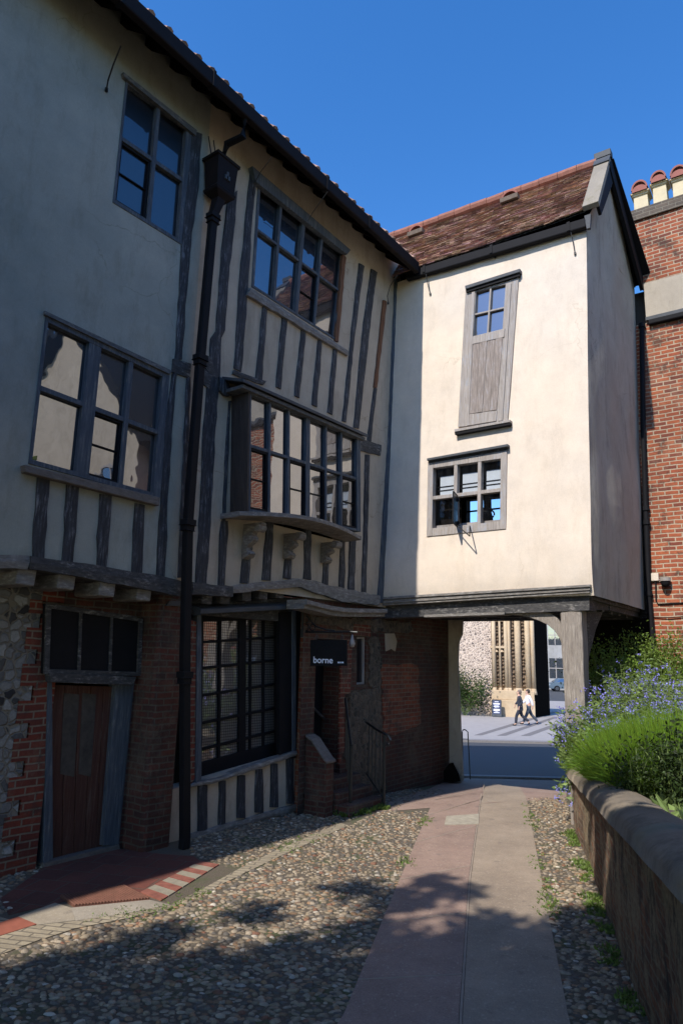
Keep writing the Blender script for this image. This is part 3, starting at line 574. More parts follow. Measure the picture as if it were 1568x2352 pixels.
a_,z_=U.hit(zH(105,165),G2o+.14); a2_,z2_=U.hit(zH(655,140),G2o+.14)
sloped_cap(U,a_,z_,a2_,z2_,G2o+.18,.03,.08,'lead_roof',MT['lead'],SW) if 0 else None
m=M(); v=[]
for a,z in ((a_,z_),(a2_,z2_)): v+=[U.pt(a,z+.05,G2o),U.pt(a,z+.0,G2o+.17),U.pt(a,z-.06,G2o+.17),U.pt(a,z-.06,G2o)]
m.add(v,[(0,1,2,3),(7,6,5,4)]+[(k,(k+1)%4,4+(k+1)%4,4+k) for k in range(4)]); m.build('lead_roof',MT['lead'],SW,bevel=.01)
for x0,x1,xb0,xb1,y0,y1 in ((110,158,105,158,1150,1420),(225,262,222,262,1125,1375),(330,370,325,372,1095,1335),(428,468,425,470,1060,1305),(515,552,512,556,1030,1275),(600,640,600,642,1000,1255)):
    timber(U,[zH(x0,y0),zH(xb0,y1)],[zH(x1,y0),zH(xb1,y1)],G2o-.02,G2o+.03).build('timber_stud',MT['oak'],HS)
timber(U,[zH(62,1430),zH(655,1255)],[zH(60,1470),zH(655,1290)],G2o-.05,G2o+.05).build('timber_rail',MT['oakp'],HS)
# brick pier right of the window, door recess and passage wall
aP0=a2R-.02; aP1=U.hit(zH(735,900),-.06)[0]
m=M(); m.rect(U,aP0,aP1,-.05,3.02,G2o-.5,-.06); m.build('brick_pier',MT['brickor'],HS,bevel=.01)
G3L=(G3.hit(zH(735,700),-.35)[0]); doorT=G3.hit(zH(740,330),-.35)[1]
def g3(x,y,o=0): return G3.hit(zH(x,y),o)
dR=g3(905,600)[0]; wq3=[g3(990,320),g3(1042,320),g3(1040,585),g3(988,588)]
gEnd=G3.hit((1030,1600))[0]
dhole=[(.02,.42),(dR,.42),(dR,2.36),(.02,2.36)]
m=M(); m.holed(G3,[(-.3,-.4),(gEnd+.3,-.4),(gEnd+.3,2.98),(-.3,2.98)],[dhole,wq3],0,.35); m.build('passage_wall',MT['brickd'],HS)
m=M(); m.rect(G3,-.1,dR+.1,.3,2.5,-.42,-.36); m.build('shop_door',MT['black'],HS)
m=M(); m.tube([G3.pt(*g3(745,715,-.3),-.3),G3.pt(*g3(900,870,-.3),-.3)],.018,6); m.build('hand_rail',MT['oakh'],HS)
window(HS,G3,wq3,[],[],(.03,.03,.03,.03),.03,-.03,.06,MT['wpale'],MT['dimglass'],label='narrow dark window beside the shop door')
m=M(); m.rect(G3,wq3[0][0]-.12,wq3[1][0]+.1,wq3[0][1]+.02,wq3[0][1]+.2,0,.02);m.build('brick_lintel',MT['brickq'],HS)
m=M(); m.slab(G3,[g3(905,330,.012),g3(965,330,.012),g3(945,880,.012),g3(890,1040,.012)],-.02,.012); m.build('brickwork',MT['brickq'],HS)
def patch(pl,pts,mt,nm,o=.012,seed=1,hf=lambda p,o:G3.hit(zH(*p),o)):
    rr=random.Random(seed); L=[]
    for i in range(len(pts)):
        a=pts[i];b=pts[(i+1)%len(pts)]; k=max(2,int(math.dist(a,b)/28))
        for j in range(k): t=j/k; L.append(hf((a[0]*(1-t)+b[0]*t+rr.uniform(-9,9),a[1]*(1-t)+b[1]*t+rr.uniform(-9,9)),o))
    m=M(); m.slab(pl,L,-.02,o); m.build(nm,MT[mt],HS)
patch(G3,[(925,640),(1120,600),(1130,900),(1150,1170),(1010,1190),(915,1000)],'rubble','rubble_patch',.012,3)
patch(G3,[(1128,480),(1330,470),(1345,800),(1200,880),(1140,840)],'brickor','brick_patch',.009,4)
patch(G3,[(730,225),(980,290),(1300,290),(1300,240),(740,195)],'rubble','rubble_patch',.014,5)
patch(G3,[(1060,320),(1120,320),(1130,480),(1115,600),(1060,600)],'rubble','rubble_patch',.016,6)
# bowed timber hood over the shop door
m=M(); v=[];n=14; rows=((900,1880,1948),(1000,1905,1970),(1100,1930,2000),(1200,1945,2012),(1320,1950,2015),(1530,1955,2012))
for x,y0,y1 in rows:
    o=.34; A=G3.hit(zD(x,y0),o);B_=G3.hit(zD(x,y1),o); v+=[G3.pt(A[0],A[1],0),G3.pt(A[0],A[1],o),G3.pt(A[0],(A[1]+B_[1])/2,o),G3.pt(A[0],(A[1]+B_[1])/2-.01,o-.05),G3.pt(A[0],B_[1],o-.05),G3.pt(A[0],B_[1],0)]
n=len(rows); m.add(v,[(6*i+k,6*i+(k+1)%6,6*i+6+(k+1)%6,6*i+6+k) for i in range(n-1) for k in range(6)]+[tuple(range(6)),tuple(range(6*n-1,6*n-7,-1))]); m.build('door_hood',MT['oakp'],HS,bevel=.006)
# far jamb of the passage
m=M(); JB=G3.hit((1058,1780)); aj=gEnd
for (x0,x1,y0,y1,o) in (): pass
jp=[(1061,1422),(1060,1455),(1052,1475),(1050,1520),(1054,1600),(1057,1700),(1062,1792)]
JF=Pl(*G3.pt(gEnd,0)[:2],125)
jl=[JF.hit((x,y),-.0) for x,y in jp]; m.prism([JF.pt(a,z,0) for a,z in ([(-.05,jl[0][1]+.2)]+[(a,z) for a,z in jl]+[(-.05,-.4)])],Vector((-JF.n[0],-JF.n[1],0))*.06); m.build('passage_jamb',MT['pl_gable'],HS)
m=M(); m.prism([JF.pt(a,z,.1) for a,z in (JF.hit((1030,1770)),JF.hit((1045,1750)),JF.hit((1058,1775)),JF.hit((1062,1792)),JF.hit((1030,1792)))],Vector((JF.n[0],JF.n[1],0))*.15); m.build('guard_stone',MT['dark'],HS)
m=M(); s=g3(1150,400,.02); 
m.slab(G3,[g3(1150,300,.02),g3(1200,300,.02),g3(1215,345,.02),g3(1205,400,.02),g3(1185,385,.02),g3(1155,400,.02)],0,.02); m.build('plaster_patch',MT['cement'],HS)
# ================================================================ WING OVER THE PASSAGE
WG=thing('plastered_wing','sunlit cream plastered wing on a timber post over the lane, with steep tiled roof','house',tuple(F.pt(1.7,0,0)))
qu=H(F,[zE(515,730),zE(772,662),zE(718,1372),zE(478,1397)]); ql=H(F,[zQ(195,345),zQ(1430,165),zQ(1415,1400),zQ(175,1520)])
zt0,zt1=F.hit((940,640))[1],F.hit((1345,525))[1]; ztop=(zt0+zt1)/2+.08
def aR(z):                                  # right edge of the front
    pts=[(1346,515),(1348,800),(1350,930),(1355,1150),(1360,1335)]; h=[F.hit(p) for p in pts]
    if z>=h[0][1]: return h[0][0]
    for i in range(4):
        if z>=h[i+1][1]: t=(z-h[i+1][1])/(h[i][1]-h[i+1][1]); return h[i+1][0]*(1-t)+h[i][0]*t
    return h[4][0]
aLf=-.35; zbot=F.hit((1000,1375))[1]-.02
def col(q,z):                               # edges of an opening carried to height z
    return q
rows=[]
def rw(z,c1,c2): rows.append((z,[aLf,c1,c2,aR(z)]))
zr=[(zbot,ql[3],ql[2])]
R_=[ [(aLf,zbot),(ql[3][0],zbot),(ql[2][0],zbot),(aR(zbot),zbot)],
     [(aLf,ql[3][1]),ql[3],ql[2],(aR(ql[2][1]),ql[2][1])],
     [(aLf,ql[0][1]),ql[0],ql[1],(aR(ql[1][1]),ql[1][1])],
     [(aLf,qu[3][1]),qu[3],qu[2],(aR(qu[2][1]),qu[2][1])],
     [(aLf,qu[0][1]),qu[0],qu[1],(aR(qu[1][1]),qu[1][1])],
     [(aLf,ztop),(qu[0][0]+.1,ztop),(qu[1][0]+.1,ztop),(aR(ztop),ztop)] ]
def foff(a,z):
    o=.014*noise.noise(Vector((a*1.1,z*.9,3)))+.006*noise.noise(Vector((a*4,z*4,1)))
    if z<zbot+.35: t=1-(z-zbot)/.35; o+=-.05*t**3
    o+=.03*math.exp(-((z-zbot-.6)/.5)**2)
    return o
m=M(); idx={}
def node(a,z,o=None):
    k=(round(a,4),round(z,4))
    if k not in idx: idx[k]=len(m.v); m.v.append(tuple(F.pt(a,z,foff(a,z))))
    return idx[k]
for i in range(5):
    for j in range(3):
        if (i,j) in ((1,1),(3,1)): continue
        c=[R_[i][j],R_[i][j+1],R_[i+1][j+1],R_[i+1][j]]
        nx=10; nz=8 if i!=1 and i!=3 else 14
        for x in range(nx):
            for y in range(nz):
                def bl(s,t): return tuple((c[0][k]*(1-s)+c[1][k]*s)*(1-t)+(c[3][k]*(1-s)+c[2][k]*s)*t for k in (0,1))
                q=[bl(x/nx,y/nz),bl((x+1)/nx,y/nz),bl((x+1)/nx,(y+1)/nz),bl(x/nx,(y+1)/nz)]
                if i==0: q=[(a,max(z,zbot)) for a,z in q]
                m.f.append(tuple(node(*p) for p in q)); m.c.append(None)
m.build('front_wall',MT['pl_wing'],WG,smooth=True)
for q in (ql,qu):
    mm=M(); n=4; mm.add([F.pt(a,z,.0) for a,z in q]+[F.pt(a,z,-.25) for a,z in q],[(i,(i+1)%n,n+(i+1)%n,n+i) for i in range(n)]); mm.build('window_reveal',MT['pl_wing'],WG)
# gable side
DEP=2.95
ez=ztop+.15
apx=GB.hit((1393,372)); 
def gpt(a,z,o=0): return GB.pt(a,z,o)
near=[F.pt(aR(z),z,foff(aR(z),z)) for z in [zbot+i*(ztop-zbot)/24 for i in range(25)]]
zap=apx[1]; aap=apx[0]; aap=DEP/2
m=M(); nA=30; vs=[];zs_=[zbot+i*(ztop-zbot)/24 for i in range(25)]
for i,z in enumerate(zs_):
    for j in range(nA+1):
        s=j/nA; p=near[i].lerp(gpt(DEP,z),s); nn=Vector((GB.n[0],GB.n[1],0))
        o=.03*noise.noise(Vector((s*5,z*.7,9)))+.05*math.exp(-((z-4.3)/.9)**2)*math.sin(math.pi*min(1,s*1.0))
        vs.append(p+nn*o*(1 if 0<j<nA else 0))
m.add(vs,[(i*(nA+1)+j,i*(nA+1)+j+1,(i+1)*(nA+1)+j+1,(i+1)*(nA+1)+j) for i in range(24) for j in range(nA)])
top=[vs[24*(nA+1)+j] for j in range(nA+1)]
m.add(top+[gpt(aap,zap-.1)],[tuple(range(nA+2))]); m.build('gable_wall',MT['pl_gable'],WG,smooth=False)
# carcass: back, floors, room
BK=Pl(*F.pt(0,6,-DEP)[:2],125)
bw=[BK.hit(zQ(785,940)),BK.hit(zQ(1600,860)),BK.hit(zQ(1600,1290)),BK.hit(zQ(785,1400))]
m=M(); m.holed(BK,[(-.3,2.95),(3.9,2.95),(3.9,ztop),(-.3,ztop)],[bw],0,.2); m.build('back_wall',MT['room'],WG)
m=M(); s=BK.hit(zQ(1098,940))[0]; m.rect(BK,s-.07,s+.07,bw[3][1],bw[0][1],-.1,-.02); 
z_=BK.hit(zQ(1200,1075))[1]; m.rect(BK,bw[0][0],bw[1][0],z_-.015,z_+.015,-.08,-.04); m.build('back_window_bars',MT['dark'],WG)
fl=lambda z,th,nm,mt: (lambda m:(m.prism([F.pt(-.2,z,-.12),F.pt(aR(z)-.06,z,-.12),gpt(DEP-.05,z,-.06),BK.pt(-.2,z,0)],(0,0,th)),m.build(nm,MT[mt],WG)))(M())
fl(2.98,.12,'jetty_floor','oakh'); fl(5.62,.08,'upper_floor','room')
m=M()
for i in range(6):                          # joists seen from below
    o=-.45-i*.5; m.rect(F,-.1,3.3+.0,2.86,2.979,o-.06,o+.06)
m.build('floor_joists',MT['oakh'],WG)
m=M(); m.rect(F,-.32,-.26,3,ztop,-DEP,-.1) ; m.build('party_wall',MT['room'],WG)
# roof
RG=Pl(*F.pt(0,0,-DEP/2)[:2],125,0)
zr0=RG.hit((895,548))[1]; zr1=RG.hit((1370,380))[1]; aRr=RG.hit((1372,382))[0]; aLr=RG.hit((893,550))[0]-.5
zR=(zr0+zr1)/2
ge0=F.hit(zE(280,600),.15);ge1=F.hit(zE(1080,368),.15); ez_=(ge0[1]+ge1[1])/2+.01; E0=F.pt(-.6,ez_,.15); E1=F.pt(F.hit((1345,503),.1)[0],ez_,.15); R1=RG.pt(aRr,zr1); R0=RG.pt(aLr,zr0)
def rp(s,t,h=0):                            # point on the front slope
    p=E0.lerp(E1,s).lerp(R0.lerp(R1,s),t); n=(E1-E0).cross(R0-E0).normalized(); n=n if n.z>0 else -n
    sag=-.03*math.sin(math.pi*s)-.02*noise.noise(Vector((s*4,t*3,0)))
    return p+n*(h+sag)
m=M(); nS,nT=12,8
vs=[rp(i/nS,j/nT,-.03) for j in range(nT+1) for i in range(nS+1)]
m.add(vs,[(j*(nS+1)+i,j*(nS+1)+i+1,(j+1)*(nS+1)+i+1,(j+1)*(nS+1)+i) for j in range(nT) for i in range(nS)])
K0_=BK.pt(-.6,ztop+.1,-.1); K1_=GB.pt(DEP+.1,ztop+.1,0)
m.add([R0,R1,K1_,K0_],[(0,1,2,3)])
rf=m.build('roof',MT['oakh'],WG)
m=M(); rn=random.Random(5); nR=46; W_=(E1-E0).length; Ls=(R0-E0).length
for j in range(nR):
    t=j/nR; x=-(j%2)*.5; ntile=int(W_/.165)
    for i in range(ntile+1):
        s0=max(0,(i+x*1.0)/ntile); s1=min(1,(i+1+x)/ntile-.003/W_)
        if s1<=s0: continue
        lift=.020+rn.uniform(-.004,.009); tt=t+rn.uniform(-.0012,.0012); e=rn.uniform(-.004,.004)
        a_=rp(s0,max(0,tt),lift+e);b_=rp(s1,max(0,tt),lift-e);c_=rp(s1,min(1,tt+1.25/nR),.004);d_=rp(s0,min(1,tt+1.25/nR),.004)
        lo=rp(s0,max(0,tt),lift+e-.016);lo2=rp(s1,max(0,tt),lift-e-.016)
        k=rn.choice([.6,.7,.78,.85,.92,1.0,1.2]) ; k*= .85+.3*noise.noise(Vector((s0*6,t*5,2)))
        c3=(k,k*rn.uniform(.85,1.12),k*rn.uniform(.8,1.2))
        m.add([a_,b_,c_,d_,lo,lo2],[(0,1,2,3),(0,4,5,1),(0,3,4),(1,5,2)],c3)
m.build('roof_tiles',MT['tile'],rf)
m=M(); n=14
for i in range(n):
    p=R0.lerp(R1,i/n)+Vector((0,0,.03+rn.uniform(-.008,.008)));q=R0.lerp(R1,(i+.98)/n)+Vector((0,0,.03+rn.uniform(-.008,.008))); m.tube([p,q],.10,10)
m.build('ridge_tiles',MT['ridge'],rf,smooth=False)
for x,y in ((958,522),(1172,444)):          # hooded ridge vents
    a,z=RG.hit((x,y),.12); m=M(); c=RG.pt(a,RG.hit((x,y+10),.12)[1],.10)
    n_=Vector((F.n[0],F.n[1],0)); d_=Vector((F.d[0],F.d[1],0)); v=[]
    for o in (-.22,.10):
        for k in range(9): v.append(c+n_*o+d_*math.cos(math.pi*k/8)*.16+Vector((0,0,math.sin(math.pi*k/8)*.14-.03)))
    for o in (-.22,.10):
        for k in range(9): v.append(c+n_*o+d_*math.cos(math.pi*k/8)*.13+Vector((0,0,math.sin(math.pi*k/8)*.11-.03)))
    m.add(v,[(k,k+1,9+k+1,9+k) for k in range(8)]+[(18+k,18+k+1,27+k+1,27+k) for k in range(8)]+[(9+k,10+k,28+k,27+k) for k in range(8)])
    ve=m.build('ridge_vent',MT['cowl'],rf); mm=M(); mm.box(c-n_*.10+Vector((0,0,.03)),(.22,.1,.16),-RAD(125-90)); mm.box(c+n_*.0+Vector((0,0,-.07)),(.34,.28,.09),-RAD(125-90)); mm.build('vent_base',plain('lichened ridge base',(.16,.12,.09),.9,0,.5,12),ve)
# verge board and cap on the right edge of the roof, black bargeboards
dF=Vector((F.d[0],F.d[1],0)); nrm=(E1-E0).cross(R0-E0).normalized(); nrm=nrm if nrm.z>0 else -nrm
gd=Vector((GB.d[0],GB.d[1],0)); gn=Vector((GB.n[0],GB.n[1],0))
m=M(); A=[E1-dF*.03,E1+dF*.22,R1+dF*.22,R1-dF*.03]; m.prism([p-nrm*.02 for p in A],nrm*.09); m.build('verge_board',MT['verge'],WG,bevel=.008)
m=M(); A=[R1-dF*.04+(E1-R1)*.12,R1+dF*.235+(E1-R1)*.12,R1+dF*.235,R1-dF*.04]; m.prism([p+nrm*.07 for p in A],nrm*.03)
m.box(R1+dF*.1+nrm*.0+Vector((0,0,.13)),(.28,.16,.12),-RAD(125-90)); m.build('lead_cap',MT['lead'],WG,bevel=.008)
m=M(); rk=(R1-E1); 
m.prism([E1+dF*.17-nrm*.02,R1+dF*.17-nrm*.02,R1+dF*.17-nrm*.30-rk.normalized()*.1,E1+dF*.17-nrm*.16],dF*.045)
RB=K1_-R1; nb=RB.cross(dF).normalized(); nb=nb if nb.z>0 else -nb
m.prism([R1+dF*.17+nb*.04,K1_+dF*.10+nb*.04,K1_+dF*.10-nb*.26,R1+dF*.17-nb*.26],dF*.06); m.build('bargeboard',MT['black'],WG)
m=M(); m.prism([R1+dF*.26+nb*.05,K1_+dF*.30+nb*.05,K1_-dF*.1+nb*.05,R1-dF*.1+nb*.05],nb*.04); m.build('rear_verge',MT['black'],WG)
m=M(); c=F.pt(*F.hit(zM(120,1000),.06),.06); m.prism([c+Vector((-.0,0,.12))-dF*.05,c+Vector((0,0,.12))+dF*.05,c-Vector((0,0,.12))+dF*.025,c-Vector((0,0,.12))-dF*.025],Vector((F.n[0],F.n[1],0))*.06); m.build('verge_bracket',MT['lead'],WG)
# gutter
g0=F.hit(zE(280,640),.12);g1=F.hit(zE(1095,400),.12); m=M(); hz=.085
m.slab(F,[(g0[0]-.25,g0[1]-hz),(g1[0],g1[1]-hz-.0),(g1[0],g1[1]+hz),(g0[0]-.25,g0[1]+hz)],.015,.13); gt=m.build('gutter',MT['black'],WG,bevel=.02)
m=M()
for x,y in ((310,620),(635,525),(1010,415)): a,z=F.hit(zE(x,y),.13); m.rect(F,a-.025,a+.025,z-.1,z+.06,.10,.142)
m.build('bracket',MT['black'],gt)
for pts in ([zE(318,640),zE(328,700),zE(340,748)],[zE(648,545),zE(655,568)],[zE(1018,430),zE(1030,480),zE(1043,552)]): stay(F,pts,.02,.12,.008,WG)
# loading door window
f=window(WG,F,qu,[frac(F,qu,zE(637,720),0)],[frac(F,qu,zE(555,848),0,1)],(.20,.22,.10,2.55-1.05),.03,.03,.10,MT['wpale'],MT['darkwin'],name='loading_door',label='weathered boarded loading door with four panes at its top')
pb=H(F,[zE(545,985),zE(695,950),zE(665,1312),zE(527,1332)],.03); m=M()
for i in range(4): m.slab(F,[lerp2(pb,*k) for k in ((i/4+.008,0),((i+1)/4-.008,0),((i+1)/4-.008,1),(i/4+.008,1))],.0,.036+.006*(i%2))
m.build('boards',MT['wdoor'],f,bevel=.004)
for L in ([zE(540,955),zE(702,915),zE(698,957),zE(541,993)],[zE(523,1335),zE(664,1314),zE(660,1365),zE(520,1388)]): m=M(); m.slab(F,H(F,L,.045),.0,.045); m.build('rail',MT['wpale'],f,bevel=.005)
for L in ([zE(541,740),zE(556,736),zE(526,1385),zE(518,1388)],[zE(722,700),zE(733,697),zE(690,1362),zE(668,1366)]): m=M(); m.slab(F,H(F,L,.05),.0,.05); m.build('door_stile',MT['wpale'],f)
def shelf(q4,o,th,nm,par,mt='lead'):
    m=M(); m.slab(F,H(F,q4,o),-.01,o); return m.build(nm,MT[mt],par,bevel=.006)
shelf([zE(508,708),zE(775,624),zE(775,640),zE(510,724)],.10,0,'hood',f); quad(F,[zE(512,722),zE(773,640),zE(773,660),zE(514,740)],0,.07).build('hood_board',MT['black'],f)
shelf([zE(456,1405),zE(727,1358),zE(727,1370),zE(458,1418)],.10,0,'sill',f,'wpale'); quad(F,[zE(458,1418),zE(727,1371),zE(727,1383),zE(460,1432)],0,.085).build('sill_board',MT['black'],f)
# lower window with an open casement
cs=[frac(F,ql,zQ(x,400),0) for x in (628,1002)]; rr=frac(F,ql,zQ(280,850),0,1)
f=window(WG,F,ql,cs,[.5],(.10,.10,.13,.13),.06,.03,.12,MT['wpale'],MT['clear'],label='six light window with blinds and one open casement',hp=((1,1),))
quad(F,[zQ(165,290),zQ(1430,62),zQ(1432,100),zQ(168,325)],0,.10).build('hood',MT['lead'],f,bevel=.004)
quad(F,[zQ(190,322),zQ(1430,100),zQ(1430,160),zQ(192,365)],-.05,.035).build('hood_board',MT['oakh'],f)
m=M(); sts=[.1/1.35]+cs+[1-.1/1.35]
for i in range(3):
    s0,s1=sts[i]+.045,sts[i+1]-.015
    m.slab(F,[lerp2(ql,*k) for k in ((s0,.20),(s1,.20),(s1,.49),(s0,.49))],-.125,-.12)
m.build('blind',MT['blind'],f)
m=M()
for i in range(3):
    s0,s1=sts[i]+.02,sts[i+1]-.015
    for t in (.335,.385): m.slab(F,[lerp2(ql,*k) for k in ((s0,t),(s1,t),(s1,t+.012),(s0,t+.012))],-.119,-.11)
m.build('blind_rail',MT['black'],f)
m=M(); m.slab(F,[lerp2(ql,*k) for k in ((.07,.5),(.345,.5),(.345,.92),(.07,.92))],-.3,-.28); m.build('dark_backing',MT['dark'],f)
# casement swung outwards
hx=lerp2(ql,cs[0]+.035,.52);hb_=lerp2(ql,cs[0]+.035,.90); wC=(lerp2(ql,cs[1],.5)[0]-lerp2(ql,cs[0],.5)[0])-.09
h0=F.pt(hx[0],hx[1],.02);h1=F.pt(hb_[0],hb_[1],.02); th=RAD(76); od=dF*math.cos(th)*wC+Vector((F.n[0],F.n[1],0))*math.sin(th)*wC
m=M(); nr=od.cross(Vector((0,0,1))).normalized()*.02
def bar(p,q,w_): 
    d=(q-p).normalized(); s_=d.cross(nr).normalized()*w_; m.prism([p-s_,p+s_,q+s_,q-s_],nr)
e=.014
bar(h0+od*.04,h1+od*.04,e);bar(h0+od*.97,h1+od*.97,e);bar(h0,h0+od,e);bar(h1,h1+od,e);bar(h0.lerp(h1,.5),h0.lerp(h1,.5)+od,.007)
ca=m.build('open_casement',MT['black'],f); m=M(); m.add([h0,h0+od,h1+od,h1],[(0,1,2,3)]); m.build('pane',MT['dimglass'],ca)
m=M(); p=h1+od*.95+Vector((0,0,-.02)); q=F.pt(*F.hit(zQ(840,1350),.03),.03); r_=F.pt(*F.hit(zQ(838,1510),.28),.28); m.tube([h1+od*.45,r_],.009,6); m.tube([r_,q],.009,6); m.build('casement_stay',MT['iron'],ca)
m=M()
for t in (.12,.9): p=h0.lerp(h1,t); m.box(p,(.05,.03,.05),0)
m.build('hinge',MT['black'],ca)
# bottom mouldings, beam, post and brace
m=M(); 
def strip(y0l,y0r,y1l,y1r,o0,o1,xl=255,xr=1117): m.slab(F,H(F,[zF(xl,y0l),zF(xr,y0r),zF(xr,y1l+ (y1r-y1l)),zF(xl,y1l)],o1),o0,o1)
XL=-40
def hq(ptsL,ptsR,o0,o1,mm):                 # strip between two left points and two right points
    mm.slab(F,[F.hit(ptsL[0],o1),F.hit(ptsR[0],o1),F.hit(ptsR[1],o1),F.hit(ptsL[1],o1)],o0,o1)
hq((zF(100,958),zF(100,970)),(zF(1118,896),zF(1118,908)),-.12,.045,m); hq((zF(100,972),zF(100,990)),(zF(1115,910),zF(1115,924)),-.12,.02,m); hq((zF(100,991),zF(100,1000)),(zF(1113,926),zF(1113,938)),-.12,.0,m)
m.build('jetty_moulding',MT['oakp'],WG,bevel=.005)
m=M(); hq((zF(90,985),zF(90,1060)),(zF(1112,930),zF(1112,1022)),-.40,-.10,m); m.build('bressummer',MT['oakh'],WG)
m=M(); hq((zF(310,1044),zF(310,1056)),(zF(700,1030),zF(700,1042)),-.38,-.06,m); m.build('lit_edge_strip',MT['oakp'],WG)  # sunlit lower edge of the beam, put in as a pale strip
m=M(); m.slab(GB,H(GB,[zF(1118,905),zF(1290,935),zF(1285,1022),zF(1112,1020)],-.12),-.4,-.12); m.slab(GB,[(1.2,2.9),(2.95,2.9),(2.95,3.12),(1.2,3.12)],-.38,-.1); m.build('side_beam',MT['oakh'],WG)
PF_=-.12
pq=H(F,[zI(1248,95),zI(1440,88),zI(1452,600),zI(1290,700)],PF_); 
pw0=F.hit(zI(1248,100),PF_);pw1=F.hit(zI(1440,100),PF_);pb0=F.hit(zI(1292,960),PF_)
wpost=pw1[0]-pw0[0]; sl_=(pb0[0]-pw0[0])/(pb0[1]-pw0[1]); af=pw0[0]+sl_*(-.02-pw0[1])
m=M(); v=[]; rn=random.Random(2)
for i in range(15):
    t=i/14; z=pw0[1]*(1-t)-.03*t; a=pw0[0]*(1-t)+af*t; wv=wpost*(1+.12*max(0,1-t*6)+.05*math.sin(t*7)); j=rn.uniform(-.006,.006)
    v+=[F.pt(a+j,z,PF_-.26),F.pt(a+j,z,PF_),F.pt(a+wv*.5,z,PF_+.012),F.pt(a+wv-j,z,PF_),F.pt(a+wv-j,z,PF_-.26)]
m.add(v,[(5*i+k,5*i+(k+1)%5,5*i+5+(k+1)%5,5*i+5+k) for i in range(14) for k in range(5)]+[(0,1,2,3,4)]); m.build('corner_post',MT['post'],WG,bevel=.012)
lo=[(1291,520),(1275,450),(1240,370),(1195,300),(1130,245),(1040,202),(940,170),(850,152),(720,138)]; up=[(620,122),(760,118),(900,112),(1000,108),(1100,110),(1170,135),(1225,180),(1262,235),(1282,330)]
m=M(); m.slab(F,H(F,[zI(*p) for p in lo+up],PF_-.05),PF_-.2,PF_-.05); m.build('curved_brace',MT['post'],WG,bevel=.01)
m=M(); s=aR(3)-.1
br=[(aR(3)-.55+.0,1.9)]; P3=[GB.pt(.30,1.6,-.35),GB.pt(.45,2.2,-.35),GB.pt(.8,2.6,-.35),GB.pt(1.2,2.9,-.35),GB.pt(.35,2.9,-.35),GB.pt(.2,2.5,-.35)]
m.prism(P3,Vector((GB.n[0],GB.n[1],0))*.15); m.build('curved_brace',MT['oakh'],WG)
# back portal
PB=Pl(*F.pt(0,3,-3.0)[:2],125)
zl=PB.hit((1120,1424))[1]
m=M(); m.rect(PB,-.5,4.2,zl,3.0,-.3,0); m.build('rear_lintel',MT['oakh'],WG)
ar=PB.hit((1296,1500))[0]
m=M(); m.rect(PB,ar,4.2,-.4,3.0,-.25,0); m.build('rear_wall',MT['dark'],WG)  # made near black: the shade under the wing is put into its colour
# jug standing on the inner sill
jc=F.pt(*F.hit(zQ(1095,1320),-.45),-.45); jc.z=F.hit(zQ(1095,1335),-.45)[1]
m=M(); k=.0115/2*1
hjug=F.hit(zQ(1095,1075),-.45)[1]-jc.z
m.lathe((0,0,0),[(.0,0),(.085,0),(.115,hjug*.3),(.10,hjug*.65),(.07,hjug*.9),(.075,hjug)],20)
m.v=[tuple(Vector(v)+jc) for v in m.v]
JG=thing('jug','dark glazed jug with a looped handle standing inside the open lower window','jug',tuple(jc)); m.build('body',MT['black'],JG,smooth=True)
m=M(); pts=[jc+dF*(.07+.075*math.sin(math.pi*t))+Vector((0,0,hjug*(.92-.62*t))) for t in [i/10 for i in range(11)]]; m.tube(pts,.014,8); m.build('handle',MT['black'],JG,smooth=True)
m=M(); m.tube([jc-dF*.05+Vector((0,0,hjug*.85)),jc-dF*.13+Vector((0,0,hjug*1.12))],[.03,.022],8); m.build('spout',MT['black'],JG,smooth=True)
m=M(); m.rect(F,ql[3][0],ql[2][0],jc.z-.05,jc.z-.001,-.6,-.13); m.build('inner_sill',MT['wpale'],WG)
# ================================================================ BRICK HOUSE
BHS=thing('brick_house','tall red brick house with stone parapet band and chimney at the right edge','house',tuple(B.pt(3,0)))
aB=B.hit((1470,560))[0]; zgut=B.hit((1475,742))[1]; zc0=zgut+.12; zc1=B.hit((1467,655))[1]; zk=B.hit(zM(705,1000))[1]; zk2=B.hit(zM(695,850))[1]
m=M(); m.rect(B,.08,7,-.3,zgut-.02,-6,0); m.build('brick_wall',MT['brick'],BHS)
m=M(); m.rect(B,aB,7,zgut+.0,zc1,-6,.01); m.build('cement_band',MT['cement'],BHS)
m=M(); a_e=B.hit(zM(710,1000))[0]; a_f=B.hit(zM(840,1850))[0]
m.slab(B,[(a_f,zc1),(a_e+2.3,zc1),(a_e+2.2,zk),(a_e,zk)],-.9,0); ch=m.build('chimney',MT['brick'],BHS)
m=M(); m.slab(B,[(a_e-.05,zk),(a_e+2.25,zk),(a_e+2.25,zk2),(a_e-.05,zk2)],-.95,.05); m.build('chimney_cap',bricks('sooty brick course',(.16,.12,.09),(.10,.08,.065),(.2,.17,.13),.7),ch,bevel=.01)
